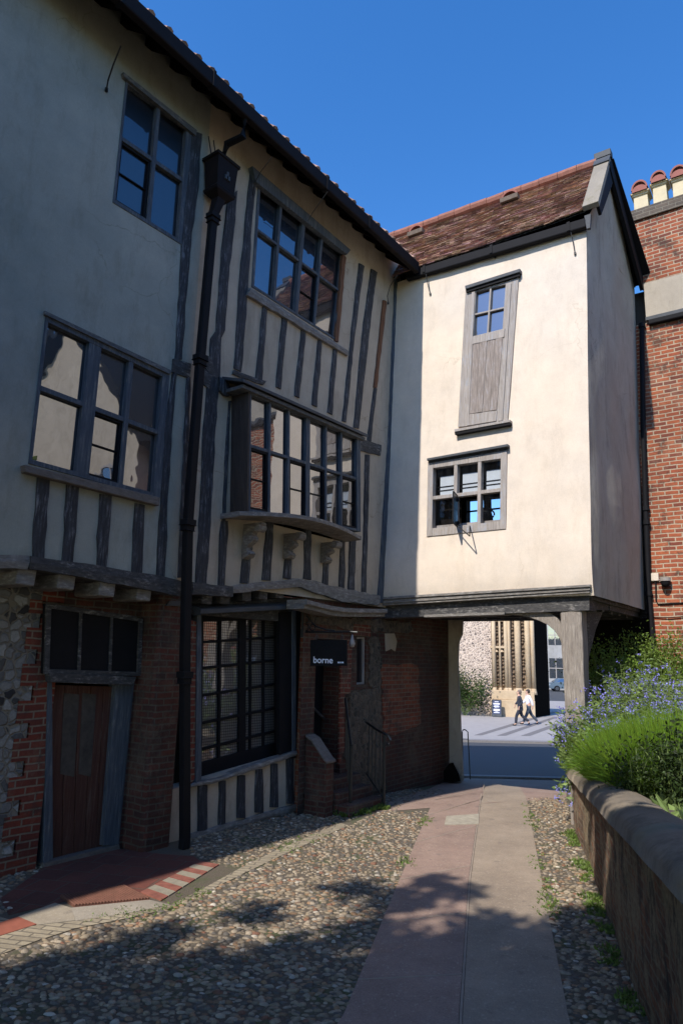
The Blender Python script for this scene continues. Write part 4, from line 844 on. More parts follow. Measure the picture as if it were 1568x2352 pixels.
for i,(xl,xr,yb,yt) in enumerate(((765,975,800,590),(1035,1240,740,450),(1310,1530,660,380))):
    o=-.25; l_=B.hit(zM(xl,yb),o);r_=B.hit(zM(xr,yb),o); a=(l_[0]+r_[0])/2; wd=(r_[0]-l_[0]); zb=zk2; ztp=B.hit(zM((xl+xr)/2,(yt+20)),o)[1]; c=B.pt(a,0,o)
    m=M(); R=Matrix.Rotation(-RAD(35),3,'Z')
    def sq(z0,z1,w0,w1): 
        v=[]
        for z,w_ in ((z0,w0),(z1,w1)): v+=[Vector((c.x,c.y,z))+R@Vector((sx*w_/2,sy*w_/2,0)) for sx,sy in ((-1,-1),(1,-1),(1,1),(-1,1))]
        m.add(v,[(0,1,2,3),(7,6,5,4)]+[(k,(k+1)%4,4+(k+1)%4,4+k) for k in range(4)])
    sq(zb,ztp-.07,wd,wd*.93); sq(ztp-.07,ztp-.03,wd*1.04,wd*1.12); sq(ztp-.03,ztp,wd*1.25,wd*1.25)
    p=m.build('chimney_pot',MT['pot'],ch,bevel=.008)
    m=M(); v=[]; wr=wd*.56; n_=Vector((B.n[0],B.n[1],0)); d_=Vector((B.d[0],B.d[1],0)); cc=Vector((c.x,c.y,ztp+.04))
    for o2 in (-.2,.2):
        for rad in (wr,wr-.03):
            for k in range(11): v.append(cc+n_*o2+d_*math.cos(math.pi*k/10)*rad+Vector((0,0,math.sin(math.pi*k/10)*rad*1.25)))
    m.add(v,[(k,k+1,22+k+1,22+k) for k in range(10)]+[(11+k,12+k,34+k,33+k) for k in range(10)]+[(k,k+1,12+k,11+k) for k in range(10)]+[(22+k,23+k,34+k,33+k) for k in range(10)])
    for q in range(9): 
        t=q/8*math.pi; 
    v=[cc+n_*.2+d_*math.cos(math.pi*k/10)*wr*.93+Vector((0,0,-.05+ .13*math.sin(math.pi*k/10))) for k in range(11)]+[cc+n_*.17+d_*math.cos(math.pi*k/10)*wr*.93+Vector((0,0,-.05+ .13*math.sin(math.pi*k/10))) for k in range(11)]
    m.add(v,[tuple(range(11)),tuple(range(11,22))]); m.build('cowl',MT['cowl'],p)
m=M(); m.rect(B,aB+.04,7,zgut-.10,zgut,-.05,.10); m.build('gutter',MT['black'],BHS,bevel=.02)
m=M(); m.slab(B,[(aB,zgut+.005),(7,zgut+.005),(7,zgut+.07),(aB,zgut+.07)],-.02,.07); m.build('lead_flashing',MT['lead'],BHS)
# downpipe, lamp, box and cable on the brick
P_=lambda x,y,o=.07:B.pt(*B.hit((x,y),o),o)
m=M(); pts=[P_(1473,748),P_(1476,1000),P_(1483,1200),P_(1489,1370),P_(1497,1460)]; b0=pts[-1].copy(); b0.z=0; m.tube(pts+[b0],.045,10); dp=m.build('downpipe',MT['black'],BHS,smooth=True)
for p in (pts[0],pts[2],pts[3]+Vector((0,0,.05)),P_(1482,1168)): m=M(); m.tube([p-Vector((0,0,.04)),p+Vector((0,0,.04))],.062,10); m.build('pipe_collar',MT['black'],dp)
m=M(); a,z=B.hit(zF(1432,862)); m.rect(B,a-.06,a+.06,z-.065,z+.065,0,.05); jb=m.build('junction_box',MT['pl_wing'],BHS,bevel=.006)
m=M(); m.tube([P_(*zF(1434,880),.02),P_(*zF(1436,975),.02),P_(*zF(1445,992),.02),P_(*zF(1600,985),.02)],.012,6); m.tube([P_(*zF(1420,1055),.02),P_(*zF(1500,1058),.03),P_(*zF(1600,1050),.02)],.008,5); m.build('cable',MT['black'],BHS)
a,z=B.hit(zF(1480,872),.1); m=M(); c=B.pt(a,z,.1); m.tube([c+Vector((0,0,.03)),c-Vector((0,0,.03))],.085,14); m.tube([B.pt(a-.1,z-.0,.03),c],.015,6); l=m.build('lamp_cover',MT['wpale'],BHS); 
m=M(); m.lathe(c-Vector((0,0,.14)),[(0,0),(.05,.02),(.07,.06),(.075,.11)],14); m.build('lamp_bulb',MT['black'],l,smooth=True)
for x0,x1,y0,y1 in ((4.,5.2,4.,6.2),):   # sash windows further along, outside the picture
    q=[(x0,y1),(x1,y1),(x1,y0),(x0,y0)]; window(BHS,B,q,[.5],[.5],(.08,.08,.08,.08),.04,.03,.06,MT['wpale'],MT['darkwin'],name='sash_window')

# the cream house further along the same side, outside the picture but mirrored in the big windows
CR=Pl(*B.pt(7.0,0)[:2],125); CH_=thing('cream_house','pale gabled house mirrored in the lower window of the grey render','house',tuple(CR.pt(4,0)))
m=M(); m.slab(CR,[(0,-.3),(9,-.3),(9,8.6),(4.5,13.6),(0,8.6)],-7,.6); m.build('wall',MT['pl_tim'],CH_)
m=M(); m.slab(CR,[(-.4,8.2),(4.5,13.6),(4.5,13.95),(-.5,8.4)],-7.2,.9); m.slab(CR,[(4.5,13.6),(9.4,8.2),(9.5,8.4),(4.5,13.95)],-7.2,.9); m.build('roof',MT['tile'],CH_)
for a0_,z0_,a1_,z1_ in ((1.0,6.2,2.2,7.8),(4.9,3.4,6.4,5.4),(1.5,.9,2.9,2.6)):
    window(CH_,CR,[(a0_,z1_),(a1_,z1_),(a1_,z0_),(a0_,z0_)],[.5],[.5],(.08,.08,.08,.08),.05,.66,.08,MT['wpale'],MT['darkwin'])
# ================================================================ GROUND
m=M(); ys=[-30,-10,0,4,8,11]+[11+i for i in range(1,21)]+[40,60,100,300]; xs=[-60,-20,-8,-4,0,4,8,20,60,200]
vs=[(x*(1+max(0,y-31)*.01),y,G(y)-.03) for y in ys for x in xs]
m.add(vs,[(j*len(xs)+i,j*len(xs)+i+1,(j+1)*len(xs)+i+1,(j+1)*len(xs)+i) for j in range(len(ys)-1) for i in range(len(xs)-1)])
M_soil=plain('damp earth and mortar',(.14,.115,.09),.95,0,.5,14,.02); 
_m,_n,_b=mat('mossy cobble bedding'); _o=tc(_n); _c=mix(_n,ramp(_n,noi(_n,_o,1.6,6,.7),[(.5,0.),(.62,.8)]),(.125,.10,.07),(.075,.095,.03)); _c=mix(_n,.7,_c,ramp(_n,noi(_n,_o,60,5,.7),[(.3,.4),(.65,1.1)]),'MULTIPLY'); _n.links.new(_c,_b.inputs[0]); _b.inputs['Roughness'].default_value=.95; bump(_n,_b,noi(_n,_o,50,5,.7),.01); M_bed=_m
struct(m.build('ground',M_soil))
def sheet(name,L,R,lift,mt,nsub=3):        # a paving sheet between two lists of world points, following the fall of the lane
    m=M(); rows=[]
    for i in range(len(L)-1):
        k=8 if i<len(L)-2 else 8
        for j in range(k+(1 if i==len(L)-2 else 0)):
            t=j/k; rows.append((Vector(L[i]).lerp(Vector(L[i+1]),t),Vector(R[i]).lerp(Vector(R[i+1]),t)))
    v=[]
    for a,b in rows:
        for k in range(nsub+1): p=a.lerp(b,k/nsub); v.append((p.x,p.y,G(p.y)+lift))
    n=nsub+1; m.add(v,[(i*n+k,i*n+k+1,(i+1)*n+k+1,(i+1)*n+k) for i in range(len(rows)-1) for k in range(nsub)])
    return struct(m.build(name,mt))
def poly(name,pts,lift,mt,kind=True):
    m=M(); m.prism([Vector((p.x,p.y,G(p.y)-.01)) for p in pts],(0,0,lift+.01)); o=m.build(name,mt); return struct(o)
sheet('cobble_bed',[(-6,-2,0),(-6,4,0),(-3.2,6.9,0),(-.4,10,0),(2.4,14.0,0)],[(6,-2,0),(3.2,4,0),(3,8,0),(3.3,10.2,0),(5,14.0,0)],.0,M_bed,6)
def paving(name,c1,c2,lines=.6):
    m,n,b=mat(name); o=tc(n); x=noi(n,o,2.,7,.7); f=noi(n,o,90,3,.7); v=nd(n,'ShaderNodeTexVoronoi'); v.inputs['Scale'].default_value=70; n.links.new(o,v.inputs['Vector'])
    col=mix(n,ramp(n,x,[(.3,0.),(.7,1.)]),c1,c2); col=mix(n,.55,col,ramp(n,noi(n,o,1.1,8,.8),[(.35,.55),(.6,1.1)]),'MULTIPLY'); col=mix(n,ramp(n,noi(n,o,5.,3,.5),[(.66,0.),(.70,.35)]),col,(.12,.10,.085)); col=mix(n,.5,col,ramp(n,f,[(.3,.5),(.65,1.05)]),'MULTIPLY'); col=mix(n,ramp(n,v.outputs['Color'],[(.80,0.),(.92,.35)]),col,(.5,.42,.33))
    n.links.new(col,b.inputs[0]); b.inputs['Roughness'].default_value=.9; bump(n,b,f,.004,.8); return m
M_pink=paving('pink aggregate slab',(.30,.20,.155),(.35,.245,.19)); M_beige=paving('beige aggregate slab',(.31,.24,.175),(.36,.285,.21)); M_seam=plain('pale mortar seam',(.34,.27,.21),.9)
pL=[gs(p) for p in ((620,2560),(850,2200),(985,1862),(1020,1830),(905,1850))]
pl_=[gs((560,2700)),gs((790,2330)),gs((905,2050)),gs((985,1862)),gs((1015,1808))]; sm=[gs((1047,2700)),gs((1058,2330)),gs((1078,2020)),gs((1105,1830)),gs((1112,1803))]; pr_=[gs((1385,2700)),gs((1303,2330)),gs((1243,2020)),gs((1206,1830)),gs((1190,1803))]
ext=lambda L:[L[0]+(L[0]-L[1]).normalized()*6]+L
L1,S1,R1_=ext(pl_),ext(sm),ext(pr_)
sheet('pink_path',L1,[s-Vector((.012,0,0)) for s in S1],.008,M_pink); sheet('beige_path',[s+Vector((.012,0,0)) for s in S1],R1_,.008,M_beige)
sheet('passage_apron',[gs((840,1868)),gs((985,1812)),gs((1030,1792)),Vector((2.6,14.4,0))],[gs((1300,1836)),gs((1300,1830)),gs((1300,1812)),Vector((4.7,14.4,0))],.004,M_pink,5)
m=M()
for t in (.12,.235,.34,.44,.53,.62,.70,.78,.86):             # joints across the slabs
    i=int(t*5); k=t*5-i; 
    for A,Bq in ((L1,S1),): a=A[i].lerp(A[i+1],k);b=Bq[i].lerp(Bq[i+1],k); m.box(((a.x+b.x)/2,(a.y+b.y)/2,G(a.y)+.009),((b-a).length,.014,.003),math.atan2(b.y-a.y,b.x-a.x))
for i in range(5):
    a,b=S1[i],S1[i+1]; m.box(((a.x+b.x)/2,(a.y+b.y)/2,G((a.y+b.y)/2)+.009),(.016,(b-a).length,.003),math.atan2(b.y-a.y,b.x-a.x)-math.pi/2)
struct(m.build('mortar_seams',M_seam))
mh=[gs(p) for p in (zL(545,248),zL(687,238),zL(684,282),zL(537,286))]
MH=M(); MH.prism([Vector((p.x,p.y,.0)) for p in mh],(0,0,.016)); o=MH.build('access_cover',plain('worn concrete cover',(.42,.37,.28),.85,0,.35,12),origin=tuple(mh[3])); tag(o,'pale rectangular inspection cover set into the pink path','drain cover')
# bands beside the house
bs=[zK(0,600),zK(140,640),zK(330,618),zK(560,583),zK(745,548),zK(900,468),zK(1050,385),zK(1200,310),zK(1330,255),zK(1480,190)]
be=[zK(0,765),zK(160,705),zK(330,650),zK(560,605),zK(740,563),zK(930,475),zK(1080,402),zK(1240,325),zK(1380,262),zK(1520,200)]
M_beb=bricks('buff edging bricks',(.42,.35,.24),(.34,.28,.19),(.18,.15,.11),.5,0,.23,.075,.008)
sheet('edging_bricks',[gs(p) for p in be],[gs(p) for p in bs],.006,M_beb,1)
M_red=bricks('red floor tiles',(.17,.052,.034),(.13,.042,.03),(.12,.09,.065),.6,0,.30,.30,.008,dk=.25)
poly('red_tiles',[gs(p) for p in (zK(40,590),zK(290,530),zK(545,470),zK(620,500),zK(690,470),zK(890,372),zK(845,335),zK(700,325),zK(500,300),zK(190,385),zK(60,480),zK(0,520))],.005,M_red)
poly('flagstone',[gs(p) for p in (zK(310,562),zK(650,527),zK(742,548),zK(560,585),zK(330,618))],.009,paving('buff flagstone',(.33,.28,.215),(.38,.33,.26)))
poly('flagstone',[gs(p) for p in (zK(80,600),zK(240,540),zK(310,562),zK(328,616),zK(165,636))],.009,paving('buff flagstone worn',(.33,.275,.195),(.37,.31,.23)))
poly('red_tile',[gs(p) for p in (zK(0,628),zK(80,602),zK(160,634),zK(0,685))],.010,plain('terracotta tile',(.32,.10,.06),.8,0,.25,10))
sa,sb,sc_,sd=[gs(p) for p in (zK(875,358),zK(955,372),zK(702,530),zK(610,495))]
M_rb=plain('worn red brick',(.30,.105,.07),.9,0,.5,12,.004); M_cr=plain('cream brick',(.30,.26,.19),.9,0,.3,12,.004)
for i in range(9):
    t0,t1=i/9+.004,(i+1)/9-.004; poly('edging_brick_red' if i%2==0 else 'edging_brick_cream',[sa.lerp(sd,t0),sb.lerp(sc_,t0),sb.lerp(sc_,t1),sa.lerp(sd,t1)],.011,M_rb if i%2==0 else M_cr)
mq=[gs(p) for p in (zK(262,515),zK(545,470),zK(655,527),zK(325,558))]
MG=thing('door_mat_grate','rusty brown ribbed metal grate lying before the plank door','grate',tuple(mq[3]))
m=M(); m.prism([Vector((p.x,p.y,.0)) for p in mq],(0,0,.014)); M_rust=plain('rusty iron',(.20,.085,.055),.75,.2,.4,20); m.build('plate',M_rust,MG)
m=M()
for i in range(24): 
    s=(i+.5)/24; a=mq[0].lerp(mq[1],s);b=mq[3].lerp(mq[2],s); m.tube([Vector((a.x,a.y,.020)),Vector((b.x,b.y,.020))],.010,5)
for i in range(7):
    s=(i+.5)/7; a=mq[0].lerp(mq[3],s);b=mq[1].lerp(mq[2],s); m.tube([Vector((a.x,a.y,.017)),Vector((b.x,b.y,.017))],.005,5)
m.build('ribs',M_rust,MG)
# street
M_asph=plain('asphalt',(.055,.057,.062),.85,0,.3,60,.003)
sheet('road',[(-30,15.0,0),(-30,27.5,0)],[(60,15.0,0),(60,27.5,0)],.004,M_asph,12)
M_kerb=plain('granite kerb',(.25,.23,.22),.85,0,.3,20); M_pale=plain('pale paving',(.34,.315,.30),.85,0,.15,3); M_mid=plain('painted shadow grey',(.17,.155,.15),.9,0,.2,20)
m=M(); 
for y0,y1,h in ((14.72,14.98,.02),(27.5,28.4,.09)):
    m.prism([(-30,y0,G(y0)-.1),(60,y0,G(y0)-.1),(60,y1,G(y1)-.1),(-30,y1,G(y1)-.1)],(0,0,.1+h))
struct(m.build('kerb',M_kerb))
sheet('pavement',[(-30,28.4,0),(-30,31,0),(-30,60,0)],[(70,28.4,0),(70,31,0),(70,60,0)],.085,M_pale,14)
for i,(x0,x1,X0,X1) in enumerate((((20,150),(1000,700)),)*0): pass
for A in ([zO(25,1035),zO(160,1035),zO(1400,655),zO(1300,650)],[zO(400,1042),zO(550,1042),zO(1400,740),zO(1310,740)],[zO(790,1045),zO(940,1045),zO(1480,850),zO(1400,830)]):  # long shadows across the paving, painted as darker bands
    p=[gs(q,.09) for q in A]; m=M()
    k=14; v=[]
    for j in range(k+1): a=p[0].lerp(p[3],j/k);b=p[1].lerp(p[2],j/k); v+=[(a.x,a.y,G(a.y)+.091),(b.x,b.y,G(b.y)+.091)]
    m.add(v,[(2*j,2*j+1,2*j+3,2*j+2) for j in range(k)]); struct(m.build('shadow_band',M_mid))
m=M(); struct(sheet('street_beyond',[(-20,60,0),(-20,120,0)],[(80,60,0),(80,120,0)],.06,M_asph,4))
# cobbles
def inside(x,y,P):
    c=False
    for i in range(len(P)):
        x0,y0=P[i][:2];x1,y1=P[i-1][:2]
        if (y0>y)!=(y1>y) and x<(x1-x0)*(y-y0)/(y1-y0)+x0: c=not c
    return c
M_cob=tinted('river cobbles',(1,1,1),.75,.35,55,0,.004,.35)
left=[(-5,2.2)]+[(p.x,p.y) for p in [gs((560,2700)),gs((790,2330)),gs((905,2050)),gs((985,1862)),gs((905,1852)),gs((1010,1806)),gs((940,1822))]]+[(p.x,p.y) for p in [gs(q) for q in be[::-1]]]+[(-5,5.2)]
left=[(-4.0,3.0)]+[(p.x,p.y) for p in (gs((560,2700)),gs((790,2330)),gs((905,2050)),gs((985,1862)),gs((900,1868)),gs((985,1820)))]+[(p.x,p.y) for p in [gs(q) for q in be[::-1]]]+[(-4.6,4.9)]
right=[(p.x,p.y) for p in (gs((1385,2700)),gs((1303,2330)),gs((1243,2020)),gs((1206,1834)),gs((1300,1832)))]+[(p[0],p[1]) for p in [GW.pt(a,0)[:2] for a in (0,3,6,9)]]
dark1=[(p.x,p.y) for p in [gs(q) for q in (zK(830,330),zK(955,372),zK(1050,385),zK(1200,310),zK(1330,255),zK(1480,190),zH(1560,1180),zH(1250,1170),zH(960,1200),zH(660,1300),zH(60,1450))]]
dark2=[(p.x,p.y) for p in [gs(q) for q in (zK(0,600),zK(60,560),zK(0,500),zK(200,380),zK(180,330),zK(0,430))]]+[(-4,5.4),(-4,6)]
def ico():
    t=(1+5**.5)/2; v=[Vector(p).normalized() for p in ((-1,t,0),(1,t,0),(-1,-t,0),(1,-t,0),(0,-1,t),(0,1,t),(0,-1,-t),(0,1,-t),(t,0,-1),(t,0,1),(-t,0,-1),(-t,0,1))]
    f=[(0,11,5),(0,5,1),(0,1,7),(0,7,10),(0,10,11),(1,5,9),(5,11,4),(11,10,2),(10,7,6),(7,1,8),(3,9,4),(3,4,2),(3,2,6),(3,6,8),(3,8,9),(4,9,5),(2,4,11),(6,2,10),(8,6,7),(9,8,1)]
    e={}; nf=[]
    def mid(a,b):
        k=(min(a,b),max(a,b))
        if k not in e: e[k]=len(v); v.append((v[a]+v[b]).normalized())
        return e[k]
    for a,b,c in f: x,y,z=mid(a,b),mid(b,c),mid(c,a); nf+=[(a,x,z),(b,y,x),(c,z,y),(x,y,z)]
    return v,nf
IV,IF=ico(); IV0=IV[:12]; IF0=[(0,11,5),(0,5,1),(0,1,7),(0,7,10),(0,10,11),(1,5,9),(5,11,4),(11,10,2),(10,7,6),(7,1,8),(3,9,4),(3,4,2),(3,2,6),(3,6,8),(3,8,9),(4,9,5),(2,4,11),(6,2,10),(8,6,7),(9,8,1)]
def cobbles(name,P,seed,label,sx=.052,sy=.031):
    rn=random.Random(seed); m=M(); x0,x1=min(p[0] for p in P),max(p[0] for p in P); y0,y1=min(p[1] for p in P),max(p[1] for p in P)
    y=y0; r=0
    while y<y1:
        x=x0+(r%2)*sx*.5
        while x<x1:
            px,py=x+rn.uniform(-.022,.022),y+rn.uniform(-.014,.014); V_,F_=(IV,IF) if py<7.2 else (IV0,IF0)
            if inside(px,py,P) and rn.random()<.985:
                a=.060*rn.uniform(.30,.68);b=.036*rn.uniform(.38,.74);c=rn.uniform(.009,.021);an=rn.gauss(0,.35); ca,sa_=math.cos(an),math.sin(an)
                k=rn.random()
                colr=(.29,.235,.17) if k<.35 else (.37,.31,.24) if k<.6 else (.15,.135,.12) if k<.80 else (.31,.20,.125) if k<.93 else (.50,.46,.40) if k<.97 else (.24,.12,.08)
                j=rn.uniform(.75,1.15); colr=tuple(q*j*f for q,f in zip(colr,(1.0,.96,.88)))
                zz=G(py)-.006+rn.uniform(-.008,.006); tx,ty=rn.uniform(-.2,.2),rn.uniform(-.2,.2)
                q=[1+rn.uniform(-.13,.13) for _ in range(8)]
                m.add([(px+(v.x*a*ca-v.y*b*sa_)*q[(i*7)%8],py+(v.x*a*sa_+v.y*b*ca)*q[(i*7)%8],zz+v.z*c+v.x*a*tx+v.y*b*ty) for i,v in enumerate(V_)],F_,colr)
            x+=sx
        y+=sy*1.02; r+=1
    o=m.build(name,M_cob,smooth=True); return stuff(o,label,'cobbles')
cobbles('cobblestones',left,1,'broad spread of rounded flint cobbles between the house edging and the pink path')
cobbles('cobblestones',right,2,'narrow strip of cobbles between the beige path and the garden wall')
cobbles('cobblestones',dark1,3,'shaded strip of cobbles at the foot of the shop window wall')
cobbles('cobblestones',dark2,4,'shaded corner of cobbles at the foot of the flint wall')
# ================================================================ GARDEN WALL
GWt=thing('garden_wall','low brick retaining wall with rounded stone coping bending along the lane below the flowers','wall',tuple(GW.pt(2,0)))
th=[(1316,1790),(1475,1969),(1568,2075)]
def wl(a):                                  # height of the coping underside along the wall
    return .62+.075*a
m=M(); AEND=11
a0=-.25
N_=160; vs=[]
for i in range(N_+1):
    a=a0+(AEND-a0)*i/N_; bul=.03*noise.noise(Vector((a*.8,0,0)))
    for j in range(15): z=-.05+(wl(a)+.05)*j/14; vs.append(GW.pt(a,z,-0.0+bul+.018*noise.noise(Vector((a*2,z*2,5)))+.012*noise.noise(Vector((a*9,z*14,2)))))
m.add(vs,[(15*i+j,15*i+j+1,15*i+16+j,15*i+15+j) for i in range(N_) for j in range(14)])
m.rect(GW,a0,AEND,-.05,.60,-.5,-.3)
m.add([GW.pt(a0,-.05,0),GW.pt(a0,wl(a0),0),GW.pt(a0,wl(a0),-.35),GW.pt(a0,-.05,-.35)],[(0,1,2,3)])
def wallmat():
    m,n,b=mat('old lichen brick'); uv=tc(n,'UV'); o=tc(n); t=nd(n,'ShaderNodeTexBrick'); wv=nd(n,'ShaderNodeTexNoise'); wv.inputs['Scale'].default_value=5; n.links.new(uv,wv.inputs['Vector'])
    ad=nd(n,'ShaderNodeVectorMath',operation='MULTIPLY_ADD'); n.links.new(wv.outputs[1],ad.inputs[0]); ad.inputs[1].default_value=(.05,.035,0); n.links.new(uv,ad.inputs[2]); n.links.new(ad.outputs[0],t.inputs[0])
    for k,v in (('Scale',1.),('Mortar Size',.013),('Mortar Smooth',.7),('Brick Width',.21),('Row Height',.068)): t.inputs[k].default_value=v
    t.inputs['Color1'].default_value=(.30,.12,.06,1);t.inputs['Color2'].default_value=(.13,.065,.045,1);t.inputs['Mortar'].default_value=(.24,.19,.13,1)
    a=noi(n,o,2.6,9,.8,(1,1,.45)); c=mix(n,ramp(n,a,[(.44,0.),(.56,.9)]),t.outputs[0],(.40,.31,.19))
    a=noi(n,o,3.4,9,.8,(1.3,1.3,.5)); c=mix(n,ramp(n,a,[(.53,0.),(.60,.9)]),c,(.06,.045,.035))
    a=noi(n,o,4.1,6,.75); c=mix(n,ramp(n,a,[(.58,0.),(.66,.8)]),c,(.36,.13,.045))
    a=noi(n,o,1.9,7,.75,(1,1,2)); c=mix(n,ramp(n,a,[(.56,0.),(.68,.5)]),c,(.10,.12,.05))
    c=mix(n,.8,c,ramp(n,noi(n,o,30,6,.8),[(.3,.35),(.62,1.2)]),'MULTIPLY')
    n.links.new(c,b.inputs[0]); b.inputs['Roughness'].default_value=.95
    h=mix(n,.5,noi(n,o,12,8,.8),t.outputs['Fac']); bump(n,b,noi(n,o,12,9,.8),.06,1.); return m
m.build('wall_face',wallmat(),GWt,smooth=False,uvd=(abs(GW.d[0]),abs(GW.d[1])))
cop=plaster('weathered stone coping',(.16,.13,.095),(.26,.21,.15),(.05,.045,.03),1.,.03)
a=a0-.08; k=0; m=M()
while a<AEND:
    L_=.0; a1=a+1.15
    v=[]; rg=9
    for i in range(7):
        aa_=a+(a1-a-.012)*i/6; zc=wl(aa_)+.012*noise.noise(Vector((aa_*1.3,2,0)))
        for j in range(rg+1):
            t=math.pi*j/rg; wv=.235; v.append(GW.pt(aa_,zc+.0+.155*math.sin(t)**.75,-.17+wv*math.cos(t)+.01*noise.noise(Vector((aa_*2,j,0)))))
    n=rg+1; m.add(v,[(i*n+j,i*n+j+1,(i+1)*n+j+1,(i+1)*n+j) for i in range(6) for j in range(rg)]+[tuple(i*n+q for q in (0,rg)) +((i+1)*n+rg,(i+1)*n) for i in range(6)]+[tuple(range(n)),tuple(6*n+j for j in range(n))])
    a=a1
m.build('coping',cop,GWt,smooth=True)
def bedz(x,y):
    a=(x-GW.o[0])*GW.d[0]+(y-GW.o[1])*GW.d[1]; return wl(max(a,-1))+.02
m=M(); nx,ny=16,24; vs=[]
for j in range(ny+1):
    a=-.25+(AEND+.25)*j/ny
    for i in range(nx+1):
        o=-.36-7*i/nx; p=GW.pt(a,0,o); vs.append((p.x,p.y,wl(max(a,-.5))+.05+.04*noise.noise(Vector((p.x,p.y,0)))))
m.add(vs,[(j*(nx+1)+i,j*(nx+1)+i+1,(j+1)*(nx+1)+i+1,(j+1)*(nx+1)+i) for j in range(ny) for i in range(nx)])
b_=[k for k in range(nx+1)]; m.add([vs[k] for k in b_]+[(vs[k][0],vs[k][1],-.2) for k in b_],[(k,k+1,nx+2+k,nx+1+k) for k in range(nx)])
q=GW.pt(-.25,0,-.36); m.prism([(q.x,q.y,-.3),(3.78,10.25,-.3),(4.25,11.5,-.3),(5.2,12.05,-.3),(9,9.4,-.3),(9,8,-.3)],(0,0,.93)); struct(m.build('flower_bed',M_soil))
# where the tree's boughs throw their shade: ground x, ground y, bough height, radius, leaves
SHD=[(0.4,4.6,7,.9,900),(-1.2,4.0,7,.9,900),(1.6,4.6,6.6,.9,900),(-2.2,3.4,7.,.9,800),(0.,3.2,7,1.1,1100),(1.6,3.2,7,1.1,1100),(2.6,4.0,6,.9,1000),
 (-1.6,2.4,7,1.1,1000),(.6,1.8,7,1.2,1100),(2.6,2.2,6.5,1.2,1100),(-3.4,2.3,7,1.,800),(.9,5.45,6.4,.42,260),(-.3,5.25,6.4,.45,240),(1.9,5.6,6.2,.45,330),(2.5,5.3,6.0,.5,420),(.3,5.9,6.2,.25,90),(1.3,6.1,6.2,.3,70),(.5,5.1,6.3,.3,120),(2.,5.2,6.3,.3,120),(.2,6.9,6.3,.2,45),(1.0,7.2,6.3,.15,30),(-1.6,5.4,6.4,.25,80),(3.0,7.3,5.8,.25,70),(3.1,8.0,5.8,.18,40),(3.6,4.9,5.6,.6,560),(3.6,4.2,5.6,.9,900),(4.6,5.6,5.6,.7,600),(2.2,6.3,6.0,.22,90),(2.7,7.0,5.6,.2,70),(.6,6.6,6.2,.28,110),(1.2,6.9,6.2,.16,40),(-1.3,5.7,6.5,.22,70),(-.6,6.2,6.5,.18,40),(1.9,6.0,6,.25,110),(-.9,5.0,6.5,.3,110),(-1.9,4.3,6.8,.5,500),(-2.6,4.1,6.8,.5,450),(2.5,5.9,6,.35,160),(2.2,5.1,6,.5,400),(1.2,5.0,6.4,.5,300),(-1.2,4.85,6.5,.45,330),(-.6,4.75,6.5,.45,330),(.2,4.9,6.5,.45,330),(-2.1,4.72,6.5,.4,260),(-1.8,5.0,6.5,.3,120)]
SHD=[(x,y,(h*1.45 if y>4.7 else 4.7+.15*(i%4)),r*(1 if y>4.7 else .85),d*(1 if y>4.7 else .8)) for i,(x,y,h,r,d) in enumerate(SHD)]+[(0,1,5.5,1.4,900),(2.4,.4,5.5,1.4,900),(4.4,2.2,5.2,1.2,800),(-2,.6,5.5,1.3,800)]
# ================================================================ SIGN, STEPS, RAILINGS
SB=Pl(*U.pt(0,0,0)[:2],36.5)
so_=0.02
aS=U.hit(zH(690,200),-.06)[0]
SG=thing('hanging_sign','black square shop sign with white lettering hung from a scrolled iron wall bracket','sign',tuple(U.pt(aS,2.6,-.05)))
# the arm leaves the pier towards the lane; sign hangs in the plane facing the camera
ang=112; AP=Pl(*U.pt(aS+.02,0,-.06)[:2],ang)       # plane of the bracket
S=lambda x,y,o=0:AP.pt(*AP.hit(zN(x,y),o),o)
m=M(); m.prism([S(95,175),S(135,175),S(135,600),S(135,740),S(80,740),S(80,620),S(95,600)],Vector((AP.n[0],AP.n[1],0))*.02)
m.tube([S(110,655),S(600,655),S(860,650),S(1000,660)],.014,8)
m.tube([S(125,180),S(135,290),S(190,400),S(260,500),S(340,570),S(480,615),S(640,635)],.010,8)
m.build('bracket_arm',MT['iron'],SG)
m=M()
for x,y in ((168,455),(165,580),(272,580)):
    c=S(x,y); r=(S(x+42,y)-c).length; e1=Vector((AP.d[0],AP.d[1],0)); m.tube([c+e1*math.cos(t*math.pi/10)*r+Vector((0,0,math.sin(t*math.pi/10)*r*1.1)) for t in range(21)],.009,6,caps=False)
m.build('scroll_rings',MT['iron'],SG)
m=M()
for x in (335,755): 
    m.tube([S(x,665),S(x,720)],.005,5); c=S(x,745); r=.028; e1=Vector((AP.d[0],AP.d[1],0)); m.tube([c+e1*math.cos(t*math.pi/8)*r*.6+Vector((0,0,math.sin(t*math.pi/8)*r)) for t in range(17)],.005,5,caps=False)
m.build('hook',MT['lead'],SG)
m=M(); an=Vector((AP.n[0],AP.n[1],0)); c4=[S(238,785),S(835,785),S(835,1210),S(238,1210)]; m.prism([p-an*.01 for p in c4],an*.02); bd=m.build('sign_board',MT['black'],SG,bevel=.002)
white=plain('white lettering',(.85,.86,.95),.6,0,0)
